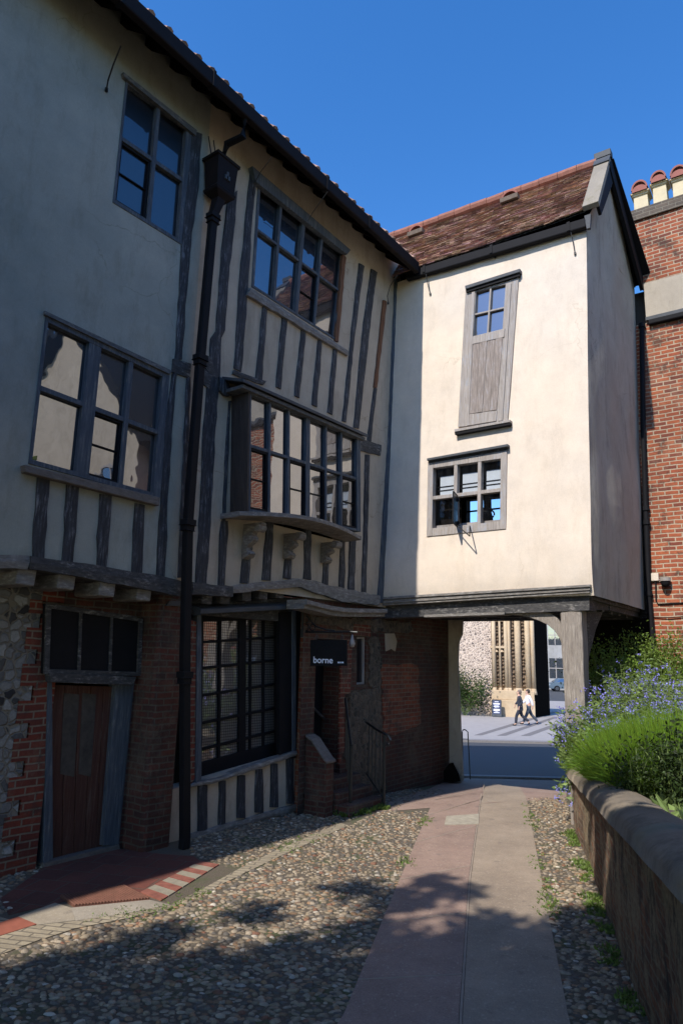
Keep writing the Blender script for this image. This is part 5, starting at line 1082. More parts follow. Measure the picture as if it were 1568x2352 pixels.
def text(body,p,size,par,extr=.002):
    cu=bpy.data.curves.new('t','FONT'); cu.body=body; cu.size=size; cu.extrude=extr; cu.offset=size*.012
    o=bpy.data.objects.new('t',cu); COL.objects.link(o); dg=bpy.context.evaluated_depsgraph_get(); dg.update(); me=bpy.data.meshes.new_from_object(o.evaluated_get(dg)); bpy.data.objects.remove(o)
    X=Vector((AP.d[0],AP.d[1],0)); Y=Vector((0,0,1)); q=M(); q.add([p+X*v.co.x+Y*v.co.y+an*(v.co.z) for v in me.vertices],[tuple(f.vertices) for f in me.polygons]); return q,(max(v.co.x for v in me.vertices))
p=S(278,1158,.014); wt=(S(598,1158,.014)-p).length; q,wd=text('borne',p,.1,bd); q,_=text('borne',p,.1*wt/wd,bd); q.build('lettering',white,bd)
p=S(678,1166,.014); wt=(S(778,1166,.014)-p).length; q,wd=text('Est. 2017',p,.03,bd); q,_=text('Est. 2017',p,.03*wt/wd,bd) ; q,_=text('Est.',p,.034,bd); 
q=M()                                       # a short line of lettering too small to read
for x0,x1 in ((680,700),(704,716),(720,732),(738,752),(756,776)): q.prism([S(x0,1142,.011),S(x1,1142,.011),S(x1,1166,.011),S(x0,1166,.011)],an*.002)
q.build('lettering',white,bd)
lc=S(915,800,-.15); LP=thing('hanging_lamp','small white tapered lamp hanging beside the shop sign','lamp',tuple(lc)); m=M(); m.lathe(lc-Vector((0,0,.09)),[(0,0),(.03,.004),(.045,.05),(.022,.12),(.012,.17),(0,.18)],14); m.build('shade',plain('white lamp glass',(.30,.27,.27),.4),LP,smooth=True)
m=M(); m.tube([lc+Vector((0,0,.08)),S(915,660,-.15)],.004,5); m.tube([S(860,650,0),S(915,660,-.15),S(1000,655,-.1)],.006,5); m.build('flex',MT['iron'],LP)
# brick steps
ST=thing('doorstep','worn brick steps with a sloping side wall leading up to the shop door','steps',tuple(G3.pt(.5,0,.3)))
m=M()
for i in range(3): m.rect(G3,.05,.95,-.05,.42-.14*i,.02+.2*i,.22+.2*i)
m.build('treads',MT['brickd'],ST,bevel=.015)
m=M(); hp=[g3(715,900,.5),g3(740,885,.5),g3(820,960,.5),g3(822,1200,.5),g3(715,1285,.5)]
aC0=-.18; aC1=.0
m.prism([G3.pt(aC0,-.05,.02),G3.pt(aC0,1.0,.02),G3.pt(aC0,.95,.12),G3.pt(aC0,.72,.34),G3.pt(aC0,.68,.38),G3.pt(aC0,-.05,.38)],Vector((G3.d[0],G3.d[1],0))*.18); m.build('side_wall',MT['brickd'],ST,bevel=.01)
m=M(); c5=[(.02,1.0),(.12,.955),(.34,.725),(.40,.685)]; m.prism([G3.pt(aC0-.02,z,o) for o,z in c5]+[G3.pt(aC0-.02,z+.035,o) for o,z in c5[::-1]],Vector((G3.d[0],G3.d[1],0))*.22); m.build('cement_cap',MT['sill'],ST,bevel=.01)
def railing(label,pts,posts,bars):
    t=thing('stair_railing',label,'railing',tuple(posts[0][0]))
    m=M(); m.tube(pts,.019,8); m.build('handrail',MT['iron'],t)
    for a,b in posts: mm=M(); mm.tube([a,b],.021,8); mm.tube([a,a+Vector((0,0,.03))],.03,8); mm.build('post',MT['iron'],t)
    m=M()
    for a,b in bars: m.tube([a,b],.010,5)
    m.build('bars',MT['iron'],t)
g1=gs(zH(952,1310)); g2=gs(zH(1140,1275))
def vert(p,px):  # height over ground point p seen at row v
    z=0
    return Vector((p.x,p.y,z))
def zat(p,v):
    lo,hi=0,4
    for _ in range(40):
        mid=(lo+hi)/2; d=Vector((p.x,p.y,mid-CH)); c=[sum(d[i]*A[i] for i in range(3)) for A in (UR,FR)]
        if 1176-FPX*c[0]/c[1]>v: lo=mid
        else: hi=mid
    return lo
h1=zat(g1,zH(952,930)[1]); h2=zat(g2,zH(1130,870)[1])
w1=G3.pt(*g3(925,665,.05),.05); w2=G3.pt(*g3(1045,800,.05),.05)
T1=Vector((g1.x,g1.y,h1));T2=Vector((g2.x,g2.y,h2))
cu=[T2+Vector((.0,0,.02)),T2+Vector((.05,-.03,.0)),T2+Vector((.085,-.05,-.06)),T2+Vector((.07,-.04,-.12)),T2+Vector((.03,-.02,-.12))]
wa=G3.pt(G3.hit(zH(960,690))[0],1.35,.03)
railing('black iron stair railing nearest the brick pier, post set in the cobbles',[w1,T1],[(g1,T1)],[(Vector((w1.x,w1.y,w1.z-.7)).lerp(Vector((g1.x,g1.y,.1)),t),w1.lerp(T1,t)) for t in (.2,.4,.6,.8)])
railing('black iron stair railing with a scrolled end, nearest the passage',[w2,w2.lerp(T2,.6)]+cu,[(g2,T2)],[(Vector((w2.x,w2.y,w2.z-.75)).lerp(Vector((g2.x,g2.y,.1)),t),w2.lerp(T2,t)) for t in (.15,.35,.55,.78)]+[(Vector((w2.x,w2.y,w2.z-.75)),Vector((g2.x,g2.y,.12)))])
# hooped iron rail at the end of the passage
hpb=gs(zI(300,1760)); hz_=zat(hpb,zI(290,1275)[1])-0; hp2=gs(zI(330,1765))
hd=(hp2-hpb); 
t=thing('hoop_railing','tall slim black iron hoop standing at the street end of the passage','railing',tuple(hpb)); m=M()
HH=1.15; hb0=Vector((hpb.x,hpb.y,G(hpb.y))); 
for _ in range(30):
    d=Vector((hpb.x,hpb.y,hb0.z+HH-CH)); c=[sum(d[i]*A[i] for i in range(3)) for A in (UR,FR)]; HH*= 1.02 if 1176-FPX*c[0]/c[1]>zI(290,1270)[1] else .99
s_=Vector((.085,.0,0)); top=hb0+Vector((0,0,HH))
m.tube([hb0]+[hb0+Vector((0,0,HH-.06))]+[top+s_*(.5-.5*math.cos(k*math.pi/6))+Vector((0,0,.04*math.sin(k*math.pi/6)-.06)) for k in range(1,6)]+[hb0+s_*1.3+Vector((0,0,HH-.06)),hb0+s_*1.7+Vector((0,0,0))],.011,8)
m.tube([hb0+Vector((0,0,HH-.2)),hb0+s_*1.3+Vector((0,0,HH-.2))],.008,6); m.build('hoop',MT['iron'],t)
# ================================================================ THE STREET BEYOND
w0=gs((1068,1644)); w1_=gs((1125,1643)); FW=Pl(w0.x,w0.y,math.degrees(math.atan2(w1_.x-w0.x,w1_.y-w0.y)))
FW=Pl(w0.x,w0.y,106)
GA=thing('flint_gatehouse','far flint walled building with a pier of clustered golden stone shafts beside a dark archway','gatehouse',tuple(FW.pt(2,-1.2)))
px0=FW.hit(zI(590,1000))[0]; px1=FW.hit(zI(1000,900))[0]; 
m=M(); m.rect(FW,-14,px0,-1.3,6.6,-1,0); m.build('flint_wall',MT['flintf'],GA)
m=M(); m.rect(FW,px0,px1,-1.3,6.6,-2,-.15); zb=FW.hit(zI(760,830),.3)[1]
m.rect(FW,px0-.1,px1+.02,-1.3,zb-.9,-.2,.42); m.rect(FW,px0-.02,px1,zb-.9,zb-.35,-.2,.3); m.build('stone_pier',MT['stone'],GA,bevel=.03)
m=M(); 
for x,r in ((585,.10),(645,.05),(705,.10),(735,.08),(820,.15),(917,.13),(965,.10)):
    a,_=FW.hit(zI(x+18,500),.1); p0=FW.pt(a,zb-.4,.08); m.tube([p0,Vector((p0.x,p0.y,6.6))],r*1.25,10)
    m.tube([p0-Vector((0,0,.15)),p0,p0+Vector((0,0,.12)),p0+Vector((0,0,.2))],[r*1.9,r*1.7,r*1.4,r*1.25],10)
m.build('stone_shafts',MT['stone'],GA,smooth=True)
m=M(); rn=random.Random(4)
for x in (617,672,775,868,940):
    a,_=FW.hit(zI(x+18,500),-.12); z=zb-.1
    m.rect(FW,a-.10,a+.10,z,6.6,-.16,-.13)
    while z<6.3:
        c=FW.pt(a+rn.uniform(-.03,.03),z,-.09); m.lathe(c-Vector((0,0,.06)),[(0,0),(.07,.04),(.09,.09),(.05,.14),(0,.17)],7); z+=rn.uniform(.16,.3)
m.build('carved_ornament',MT['stoned'],GA)  # groove shade put into the colour as a darker copy of the stone
m=M()
z5=FW.hit(zI(650,465),.1)[1]
m.rect(FW,px0-.05,FW.hit(zI(725,465))[0],z5-.05,z5+.08,-.1,.14); m.build('string_course',MT['stone'],GA)
for x in (617,672): 
    a,_=FW.hit(zI(x+5,480),.1)
    for zz in (z5-.3,FW.hit(zI(650,215),.1)[1]): c=FW.pt(a,zz,.0); m=M(); m.lathe(c,[(0.1,0),(.16,.03),(.1,.12),(0,.2)],8); m.build('niche_head',MT['stone'],GA)
sd=Pl(*FW.pt(px1,0,.0)[:2],FW_az:=36)
m=M(); se=sd.hit(zI(1150,1000))[0]; m.rect(sd,0,se,-1.3,6.6,-.6,-.002); m.build('arch_side',MT['dark'],GA)
# far house and car
fh=gs((1262,1590)); FH=Pl(fh.x-4,fh.y+10,118)
fhh=thing('town_house','far grey town house with white pilasters seen beyond the archway','house',tuple(FH.pt(5,-1.2)))
m=M(); m.rect(FH,-10,30,-1.3,14,-8,0); m.build('wall',plaster('grey stucco',(.30,.29,.28),(.42,.41,.40)),fhh)
m=M()
for i in range(9): m.rect(FH,-4+i*3.2,-3.6+i*3.2,-1.3,13,0,.2)
m.build('pilasters',plain('white paint',(.75,.75,.78),.6,0,.1),fhh)
for i in range(8):
    for zz in (0.2,4.2,8.2):
        a=-3.1+i*3.2; q=[(a+.4,zz+2.4),(a+2.,zz+2.4),(a+2.,zz),(a+.4,zz)]; 
        mm=M(); mm.slab(FH,q,-.05,.03); wn=mm.build('window',MT['darkwin'],fhh); mm=M(); mm.rect(FH,a+1.15,a+1.25,zz,zz+2.4,.03,.06); mm.rect(FH,a+.4,a+2.,zz+1.15,zz+1.25,.03,.055); mm.build('glazing_bars',MT['wpale'],wn)
def car(p,rz,label,colr):
    t=thing('parked_car',label,'car',tuple(p)); R=Matrix.Rotation(rz,3,'Z'); p=Vector(p)
    prof=[(-2.1,.35),(-2.12,.75),(-1.95,.95),(-1.2,1.02),(-.65,1.42),(.9,1.45),(1.65,1.0),(2.05,.92),(2.12,.6),(2.1,.35)]
    m=M(); secs=[(-.86,.9),(-.8,1),(.8,1),(.86,.9)]; v=[]
    for y,k in secs:
        for x,z in prof: yy=y*(.82 if z>1.2 else 1); v.append(p+R@Vector((x*(1 if k==1 else .985),yy,z if k==1 else .35+(z-.35)*.96)))
    n=len(prof); m.add(v,[(i*n+j,i*n+j+1,(i+1)*n+j+1,(i+1)*n+j) for i in range(3) for j in range(n-1)]+[tuple(range(n)),tuple(3*n+j for j in range(n))[::-1],(0,n,2*n,3*n,4*n-1,3*n-1,2*n-1,n-1)])
    m.build('body',plain('car paint',colr,.3,.3,0),t,smooth=False,bevel=.03)
    m=M()
    for s in (-1,1): m.prism([p+R@Vector((x,s*(.80 if z<1.1 else .70),z)) for x,z in ((-1.1,1.03),(-.62,1.36),(.85,1.38),(1.45,1.03))],R@Vector((0,s*.03,0)))
    m.prism([p+R@Vector(q) for q in ((1.02,-.6,1.38),(1.02,.6,1.38),(1.62,.7,1.06),(1.62,-.7,1.06))],R@Vector((.03,0,.03))); m.build('windows',MT['darkwin'],t)
    for x in (-1.35,1.35):
        for s in (-1,1):
            c=p+R@Vector((x,s*.80,.33)); m=M(); m.tube([c-R@Vector((0,s*.1,0)),c+R@Vector((0,s*.09,0))],.33,18); wh=m.build('wheel',MT['black'],t); m=M(); m.tube([c+R@Vector((0,s*.088,0)),c+R@Vector((0,s*.1,0))],.2,14); m.build('rim',MT['lead'],wh)
    for s in (-1,1): m=M(); m.box(p+R@Vector((2.06,s*.6,.75)),(.1,.3,.14),rz); m.build('headlight',MT['blind'],t)
cpnt=gs(zI(1215,905)); car((cpnt.x+1.6,cpnt.y+1.0,cpnt.z+.06),RAD(175),'grey blue car parked in the shade beyond the stone pier',(.12,.16,.2))
# A-board
ab=gs(zO(405,725))+Vector((FW.n[0],FW.n[1],0))*1.6; AB=thing('pavement_sign','upright blue and white chalk style pavement sign standing against the stone pier','sign',tuple(ab+Vector((0,0,.09))))
APl=Pl(ab.x,ab.y,106); hh=.0; zt_=APl.hit(zO(400,455))[1]; zl_=APl.hit(zO(400,728))[1]; aw=APl.hit(zO(320,600))[0],APl.hit(zO(480,600))[0]
for s,o in ((1,'front'),(-1,'back')):
    m=M(); m.prism([APl.pt(aw[0],zl_,.22*s),APl.pt(aw[1],zl_,.22*s),APl.pt(aw[1],zt_-.03,.02*s),APl.pt(aw[1]-.05,zt_,.02*s),APl.pt(aw[0]+.05,zt_,.02*s),APl.pt(aw[0],zt_-.03,.02*s)],Vector((APl.n[0],APl.n[1],0))*.03); fr=m.build('frame',MT['lead'],AB)
    if s==1:
        W_=aw[1]-aw[0]; Hh=zt_-zl_; L=lambda a,t,e:APl.pt(aw[0]+a*W_,zl_+t*Hh,.22-.2*t+.03+e)
        m=M(); m.add([L(.1,.16,.004),L(.9,.16,.004),L(.9,.95,.004),L(.1,.95,.004)],[(0,1,2,3)]); bb=m.build('panel',plain('navy chalk panel',(.02,.035,.10),.6),AB)
        m=M(); rn=random.Random(9)
        for a0_,a1_,t,h in ((.3,.7,.88,.03),(.18,.82,.76,.07),(.25,.75,.66,.02),(.2,.8,.60,.04),(.3,.7,.53,.02),(.18,.82,.40,.10),(.35,.65,.30,.02),(.2,.8,.24,.03)): m.add([L(a0_,t-h/2,.008),L(a1_,t-h/2,.008),L(a1_,t+h/2,.008),L(a0_,t+h/2,.008)],[(0,1,2,3)])
        m.build('chalk_writing',white,bb)
# ---- people
def skin(name,J,E_,mt,par,sub=2):
    names=list(J); me=bpy.data.meshes.new(name); o0=Vector(par['_o'])
    me.from_pydata([tuple(Vector(J[k][0])) for k in names],[(names.index(a),names.index(b)) for a,b in E_],[])
    o=bpy.data.objects.new(name,me); COL.objects.link(o); o.parent=par
    sk=o.modifiers.new('skin','SKIN'); sv=me.skin_vertices
    if not sv: 
        bm=bmesh.new(); bm.from_mesh(me); bm.verts.layers.skin.verify(); bm.to_mesh(me); bm.free(); sv=me.skin_vertices
    for i,k in enumerate(names):
        r=J[k][1]; sv[0].data[i].radius=(r,r) if not isinstance(r,tuple) else r; sv[0].data[i].use_root=(i==0)
    s=o.modifiers.new('sub','SUBSURF'); s.levels=sub; s.render_levels=sub; me.materials.append(mt); sk.use_smooth_shade=True
    return o
def person(p,head,label,top,legs,hair,back,front,armL,armR,scale=1.,coat=False):
    """walker heading along 'head'; x forward, y to the left"""
    t=thing('person',label,'person',tuple(p)); t.rotation_euler=(0,0,head); t.scale=(scale,)*3
    skn=plain('skin',(.55,.33,.24),.6,0,.1)
    V=lambda x,y,z:(x,y,z)
    J={'pel':(V(0,0,.94),(.15,.12)),'wst':(V(.01,0,1.1),(.145,.11)),'chs':(V(.02,0,1.32),(.165,.12)),'shc':(V(.03,0,1.44),(.10,.08)),'nck':(V(.05,0,1.53),.055),'hdb':(V(.07,0,1.60),(.07,.075)),'hdt':(V(.075,0,1.71),(.075,.085))}
    E_=[('pel','wst'),('wst','chs'),('chs','shc'),('shc','nck'),('nck','hdb'),('hdb','hdt')]
    for s,nm,(kn,an,to) in ((1,'l',front),(-1,'r',back)):
        J['h'+nm]=(V(0,s*.10,.88),.095);J['k'+nm]=(V(kn[0],s*.10,kn[1]),.062);J['a'+nm]=(V(an[0],s*.10,an[1]),.042);J['t'+nm]=(V(to[0],s*.11,to[1]),.035); E_+=[('pel','h'+nm),('h'+nm,'k'+nm),('k'+nm,'a'+nm),('a'+nm,'t'+nm)]
    for s,nm,(el,ha) in ((1,'L',armL),(-1,'R',armR)):
        J['s'+nm]=(V(.02,s*.19,1.43),.062);J['e'+nm]=(V(el[0],s*.25,el[1]),.042);J['w'+nm]=(V(ha[0],s*.24,ha[1]),.03);J['p'+nm]=(V(ha[0]+.02,s*.24,ha[1]-.09),(.038,.022)); E_+=[('shc','s'+nm),('s'+nm,'e'+nm),('e'+nm,'w'+nm),('w'+nm,'p'+nm)]
        for q,(dx,dy) in enumerate(((.03,0),(.012,.006),(-.006,.006),(-.022,0))): J['f%d'%q+nm]=(V(ha[0]+.02+dx,s*(.24+dy),ha[1]-.17+.01*abs(q-1)),.008); E_.append(('p'+nm,'f%d'%q+nm))
        J['th'+nm]=(V(ha[0]+.06,s*.225,ha[1]-.12),.009); E_.append(('p'+nm,'th'+nm))
    skin('body',J,E_,skn,t)
    m=M(); m.lathe((.155,0,1.63),[(0,0),(.012,0),(.014,.02),(.006,.045),(0,.05)],6); 
    for s in (-1,1): m.box((.065,s*.085,1.655),(.035,.02,.055))
    m.v=[tuple(Vector(v)+Vector(t['_o'])) for v in m.v]; m.build('ears_and_nose',skn,t)
    m=M(); 
    for s in (-1,1): m.box((.146,s*.032,1.675),(.012,.026,.012))
    m.box((.150,0,1.60),(.01,.045,.01)); m.v=[tuple(Vector(v)+Vector(t['_o'])) for v in m.v]; m.build('eyes_and_mouth',MT['dark'],t)
    skin('hair',{'a':(V(.055,0,1.79),(.085,.088)),'b':(V(.02,0,1.715),(.125,.118)),'c':(V(-.025,0,1.64),(.10,.10)),'d':(V(-.03,0,1.57),(.05,.06))},[('a','b'),('b','c'),('c','d')],hair,t)
    Jt={'wst':(V(.0,0,.90 if not coat else .94),(.185,.15) if coat else (.16,.125)),'mid':(V(.02,0,1.15),(.175,.14) if coat else (.155,.125)),'chs':(V(.02,0,1.32),(.19,.145)),'shc':(V(.03,0,1.45),(.12,.09)),'nck':(V(.035,0,1.50),.07)}
    Et=[('wst','mid'),('mid','chs'),('chs','shc'),('shc','nck')]
    if coat: Jt['hem']=(V(-.02,0,.72),(.19,.155)); Et.append(('wst','hem'))
    for s,nm,(el,ha) in ((1,'L',armL),(-1,'R',armR)):
        Jt['s'+nm]=(V(.02,s*.2,1.43),.082);Jt['e'+nm]=(V(el[0],s*.25,el[1]),.062);Jt['w'+nm]=(V(ha[0],s*.24,ha[1]+.02),.05); Et+=[('shc','s'+nm),('s'+nm,'e'+nm),('e'+nm,'w'+nm)]
    skin('jacket' if coat else 'shirt',Jt,Et,top,t)
    Jl={'wst':(V(0,0,1.10),(.14,.11)),'pel':(V(0,0,.92),(.17,.13))}; El=[('wst','pel')]
    for s,nm,(kn,an,to) in ((1,'l',front),(-1,'r',back)): Jl['h'+nm]=(V(0,s*.10,.84),.115);Jl['k'+nm]=(V(kn[0],s*.10,kn[1]),.085);Jl['a'+nm]=(V(an[0],s*.10,an[1]+.02),.07); El+=[('pel','h'+nm),('h'+nm,'k'+nm),('k'+nm,'a'+nm)]
    skin('trousers',Jl,El,legs,t)
    for s,nm,(kn,an,to) in ((1,'l',front),(-1,'r',back)):
        skin('shoe',{'a':(V(an[0]-.03,s*.10,an[1]-.03),(.05,.05)),'b':(V(an[0]*.5+to[0]*.5,s*.105,(an[1]+to[1])/2-.02),(.05,.04)),'c':(V(to[0]+.03,s*.11,to[1]),(.045,.03))},[('a','b'),('b','c')],MT['black'],t)
    return t
navy=plain('navy cloth',(.022,.026,.042),.85,0,.2,20); char=plain('dark grey cloth',(.06,.075,.10),.85,0,.2,20); dk=plain('black cloth',(.02,.02,.025),.85); shirt=plain('white cotton',(.80,.78,.86),.8,0,.05)
gh=plain('grey brown hair',(.22,.16,.13),.8); bh_=plain('dark brown hair',(.05,.035,.03),.8)
p1=gs(zO(790,880),.09); p2=gs(zO(930,860),.09)
p1.z=G(p1.y)+.088;p2.z=G(p2.y)+.088
hd_=RAD(168)
st1=dict(front=((.20,.50),(.24,.08),(.38,.04)),back=((-.06,.50),(-.42,.20),(-.40,.06)))
person(p1,hd_,'man in a dark navy suit with grey hair striding left over the pale paving',navy,navy,gh,armL=((-.1,1.17),(.06,.94)),armR=((.1,1.17),(.24,1.0)),coat=True,scale=1.0,**st1)
person(p2,hd_+.15,'man in a white long sleeved shirt and dark trousers walking behind the jacketed man',shirt,char,bh_,armL=((-.12,1.17),(-.16,.93)),armR=((.12,1.18),(.30,1.03)),scale=1.0,front=((.14,.50),(.34,.09),(.48,.05)),back=((-.14,.50),(-.46,.14),(-.40,.04)))
# ================================================================ PLANTS
def leafmat(name,c,tr=.35): return tinted(name,c,.55,.3,6,tr)
M_lf=leafmat('green leaves',(.16,.25,.045)); M_lf2=leafmat('dusky leaves',(.22,.31,.10)); M_fen=leafmat('feathery green',(.17,.31,.035),.4); M_fl=tinted('blue violet petals',(.30,.30,.74),.6,.15,20,.3); M_dk=leafmat('shade painted leaves',(.04,.07,.02)); M_stem=plain('green stem',(.16,.22,.06),.7)  # dark shrub leaves have their shade put into the green
def leaf(m,p,d,l,w,col,rn):
    d=d.normalized(); s=d.cross(Vector((rn.uniform(-1,1),rn.uniform(-1,1),rn.uniform(-.3,1)))); 
    if s.length<.01: s=Vector((1,0,0))
    s=s.normalized()*w/2; n=d.cross(s).normalized()*l*.08
    m.add([p,p+d*l*.45+s+n,p+d*l,p+d*l*.45-s+n],[(0,1,2),(0,2,3)],col)
def flowering(par,base,h,spread,rn,nst=14,lean=(0,0)):
    ms,ml,mf=M(),M(),M()
    for i in range(nst):
        an=rn.uniform(0,6.28); r0=rn.uniform(0,.25)*spread; r1=r0+rn.uniform(.2,1)*spread; hh=h*rn.uniform(.6,1.05)
        p0=base+Vector((math.cos(an)*r0,math.sin(an)*r0,-.05)); tip=base+Vector((math.cos(an)*r1+lean[0],math.sin(an)*r1+lean[1],hh*(1-.25*(r1/spread if spread else 0)))); mid=p0.lerp(tip,.5)+Vector((0,0,.1*hh))
        pts=[(p0.lerp(mid,t*2) if t<.5 else mid.lerp(tip,t*2-1)) for t in (0,.2,.4,.6,.8,1)]
        ms.tube(pts,[.006,.006,.005,.004,.003,.002],4,caps=False)
        for k in range(38):
            t=rn.uniform(.12,1); q=t*5; j=min(4,int(q)); p=pts[j].lerp(pts[j+1],q-j); a2=rn.uniform(0,6.28)
            d=Vector((math.cos(a2),math.sin(a2),rn.uniform(-.2,.8))); l=rn.uniform(.05,.12)*(1.25-.6*t); tb=rn.uniform(.5,1.35)
            if rn.random()<.35:                     # side sprig
                e=p+d*rn.uniform(.05,.14); ms.tube([p,e],.0025,3,caps=False); p=e
            leaf(ml,p,d,l,l*.42,(tb,tb,tb*rn.uniform(.6,1.2)),rn)
        for k in range(rn.randint(1,4)):            # clusters of small blooms in the upper part
            t=rn.uniform(.72,1.02) ; q=min(.999,t)*5; j=min(4,int(q)); c=pts[j].lerp(pts[j+1],q-j)+Vector((rn.gauss(0,.05),rn.gauss(0,.05),rn.gauss(.03,.03))); 
            for b in range(rn.randint(4,10)):
                p=c+Vector((rn.gauss(0,.021),rn.gauss(0,.021),rn.gauss(0,.019))); s=rn.uniform(.007,.013); tb=rn.uniform(.7,1.5); an2=rn.uniform(0,6.28)
                ax=Vector((rn.gauss(0,1),rn.gauss(0,1),rn.gauss(.4,1))).normalized(); u=ax.orthogonal().normalized(); w_=ax.cross(u)
                mf.add([p+ax*s*.3]+[p+(u*math.cos(x*1.2566)+w_*math.sin(x*1.2566))*s for x in range(5)],[(0,1,2),(0,2,3),(0,3,4),(0,4,5),(0,5,1)],(tb,tb*rn.uniform(.85,1.1),tb))
    for mm,nm,mt in ((ml,'leaves',M_lf2),(ms,'stems',M_stem),(mf,'flowers',M_fl)): mm.build(nm,mt,par)['kind']='stuff'
def bushy(par,base,h,r,rn,n=1500,ls=.05,mt=M_lf,nb=16):
    ms,ml=M(),M(); cl=[]
    for i in range(nb):
        an=rn.uniform(0,6.28); q=rn.uniform(.2,1)*r; tip=base+Vector((math.cos(an)*q,math.sin(an)*q,h*rn.uniform(.55,1.0)*(1-.25*q/r))); p0=base+Vector((rn.uniform(-.05,.05),rn.uniform(-.05,.05),-.05)); ms.tube([p0,p0.lerp(tip,.5)+Vector((0,0,.05)),tip],[.012,.007,.003],4,caps=False)
        for t in (.45,.62,.8,1.): cl.append((p0.lerp(tip,t)+Vector((rn.gauss(0,.05),rn.gauss(0,.05),0)),rn.uniform(.7,1.3)))
    for i in range(n):
        c,b=rn.choice(cl); s=r*.20; p=c+Vector((rn.gauss(0,s),rn.gauss(0,s),rn.gauss(0,s))); p.z=max(p.z,base.z); tb=b*rn.uniform(.6,1.3)
        leaf(ml,p,Vector((rn.gauss(0,1),rn.gauss(0,1),rn.gauss(.4,.8))),ls*rn.uniform(.6,1.3),ls*.5,(tb,tb*rn.uniform(.9,1.05),tb*.8),rn)
    ml.build('foliage',mt,par); ms.build('stems',M_stem,par)
def feathery(par,base,h,r,rn,n=2600):
    m=M()
    for i in range(n):
        an=rn.uniform(0,6.28); q=r*math.sqrt(rn.random()); p0=base+Vector((math.cos(an)*q*.6,math.sin(an)*q*.6,rn.uniform(-.05,.25)*h*(1-q/r)))
        el=rn.uniform(.5,1.5); l=h*rn.uniform(.55,1.0)*(.7+.3*math.sin(el)); a2=an+rn.gauss(0,.5); d=Vector((math.cos(a2)*math.cos(el),math.sin(a2)*math.cos(el),math.sin(el)))
        p1=p0+d*l*.55; p2=p0+d*l+Vector((0,0,-l*.22*math.cos(el)))+Vector((rn.gauss(0,.01),)*3); s=d.cross(Vector((rn.gauss(0,1),rn.gauss(0,1),rn.gauss(0,1)))).normalized()*rn.uniform(.0018,.0038)
        tb=rn.uniform(.55,1.4); y=rn.uniform(.85,1.25)
        m.add([p0-s,p0+s,p1+s*.8,p1-s*.8,p2],[(0,1,2,3),(3,2,4)],(tb*y,tb,tb*.8))
    m.build('blades',M_fen,par)
def onbed(a,o): 
    p=GW.pt(a,0,-o); p.z=wl(max(a,-.5))+.05; return p
rn=random.Random(21)
FLG='blue flowered plants massed behind the wall'
fspots=[(3.27,9.55,.85),(3.3,9.8,.95),(3.42,9.15,1.05),(3.38,9.35,1.0),(3.6,9.05,1.05),(3.5,9.65,1.15),(3.8,9.25,1.25),(4.0,9.6,1.45),(3.75,9.8,1.4),(4.3,9.9,1.55),(4.6,9.6,1.5),(4.2,9.2,1.35),(4.55,9.1,1.35),(4.4,8.75,1.2),(4.0,8.8,1.15),(3.7,8.65,.95),(4.85,10.,1.6),(3.95,10.05,1.5),(4.15,10.35,1.6),(4.6,10.3,1.6),(3.5,8.85,.85),(4.75,9.3,1.45),(5.05,10.3,1.6),(4.05,9.0,1.2),(4.35,9.5,1.45),(3.85,9.55,1.3),(4.1,8.5,.95)]
def wbed(x,y): 
    a=(x-GW.o[0])*GW.d[0]+(y-GW.o[1])*GW.d[1]; return Vector((x,y,wl(max(a,-.5))+.05 if a>-.25 else .63))
ORD=['leftmost','second from the left','third from the left','fourth from the left','fifth from the left','sixth from the left','seventh from the left','eighth from the left','rightmost']
fs_=sorted(fspots,key=lambda s:s[0]*.8-s[1]*.0+s[1]*1.0); fl_={}
for r,rn_ in enumerate(('front','middle','back')):
    row=sorted(fs_[r*9:(r+1)*9],key=lambda s:s[0]/s[1])
    for k,s in enumerate(row): fl_[s]=ORD[k]+' of the blue flowered plants in the '+rn_+' row'
for i,(x,y,h) in enumerate(fspots):
    b=wbed(x,y); t=thing('flowering_plant',fl_[(x,y,h)],'plant',tuple(b),FLG); flowering(t,b,h*1.05,.33,rn,18)
b=onbed(-.2,.12); t=thing('flowering_plant','blue flowered plant spilling over the end of the wall onto the lane side','plant',tuple(b),FLG); b=b.copy()
flowering(t,b,.62,.30,rn,16,(-.22,.05)); 
ms=M();ml=M();mf=M()
t=thing('trailing_plant','leafy blue flowered stems trailing down the far end of the garden wall','plant',tuple(b))
for i in range(13):
    an=rn.uniform(2.2,4.4); e=b+Vector((math.cos(an)*rn.uniform(.12,.42),math.sin(an)*.3,rn.uniform(-.55,.25))); mid=b.lerp(e,.5)+Vector((0,0,.14)); ms.tube([b,mid,e],[.005,.004,.002],4,caps=False)
    for k in range(12):
        q=rn.random(); p=(b.lerp(mid,q*2) if q<.5 else mid.lerp(e,q*2-1)); tb=rn.uniform(.6,1.4); leaf(ml,p,Vector((rn.gauss(0,1),rn.gauss(0,1),rn.gauss(0,.7))),rn.uniform(.05,.11),.045,(tb,tb,tb*.9),rn)
    for k in range(rn.randint(3,9)):
        p=e+Vector((rn.gauss(0,.025),rn.gauss(0,.025),rn.gauss(0,.02))); s=.012; mf.add([p+Vector((0,0,s))]+[p+Vector((math.cos(x*1.2566)*s,math.sin(x*1.2566)*s,0)) for x in range(5)],[(0,1,2),(0,2,3),(0,3,4),(0,4,5),(0,5,1)],1.)
for mm,nm,mt in ((ml,'leaves',M_lf2),(ms,'stems',M_stem),(mf,'flowers',M_fl)): mm.build(nm,mt,t)['kind']='stuff'
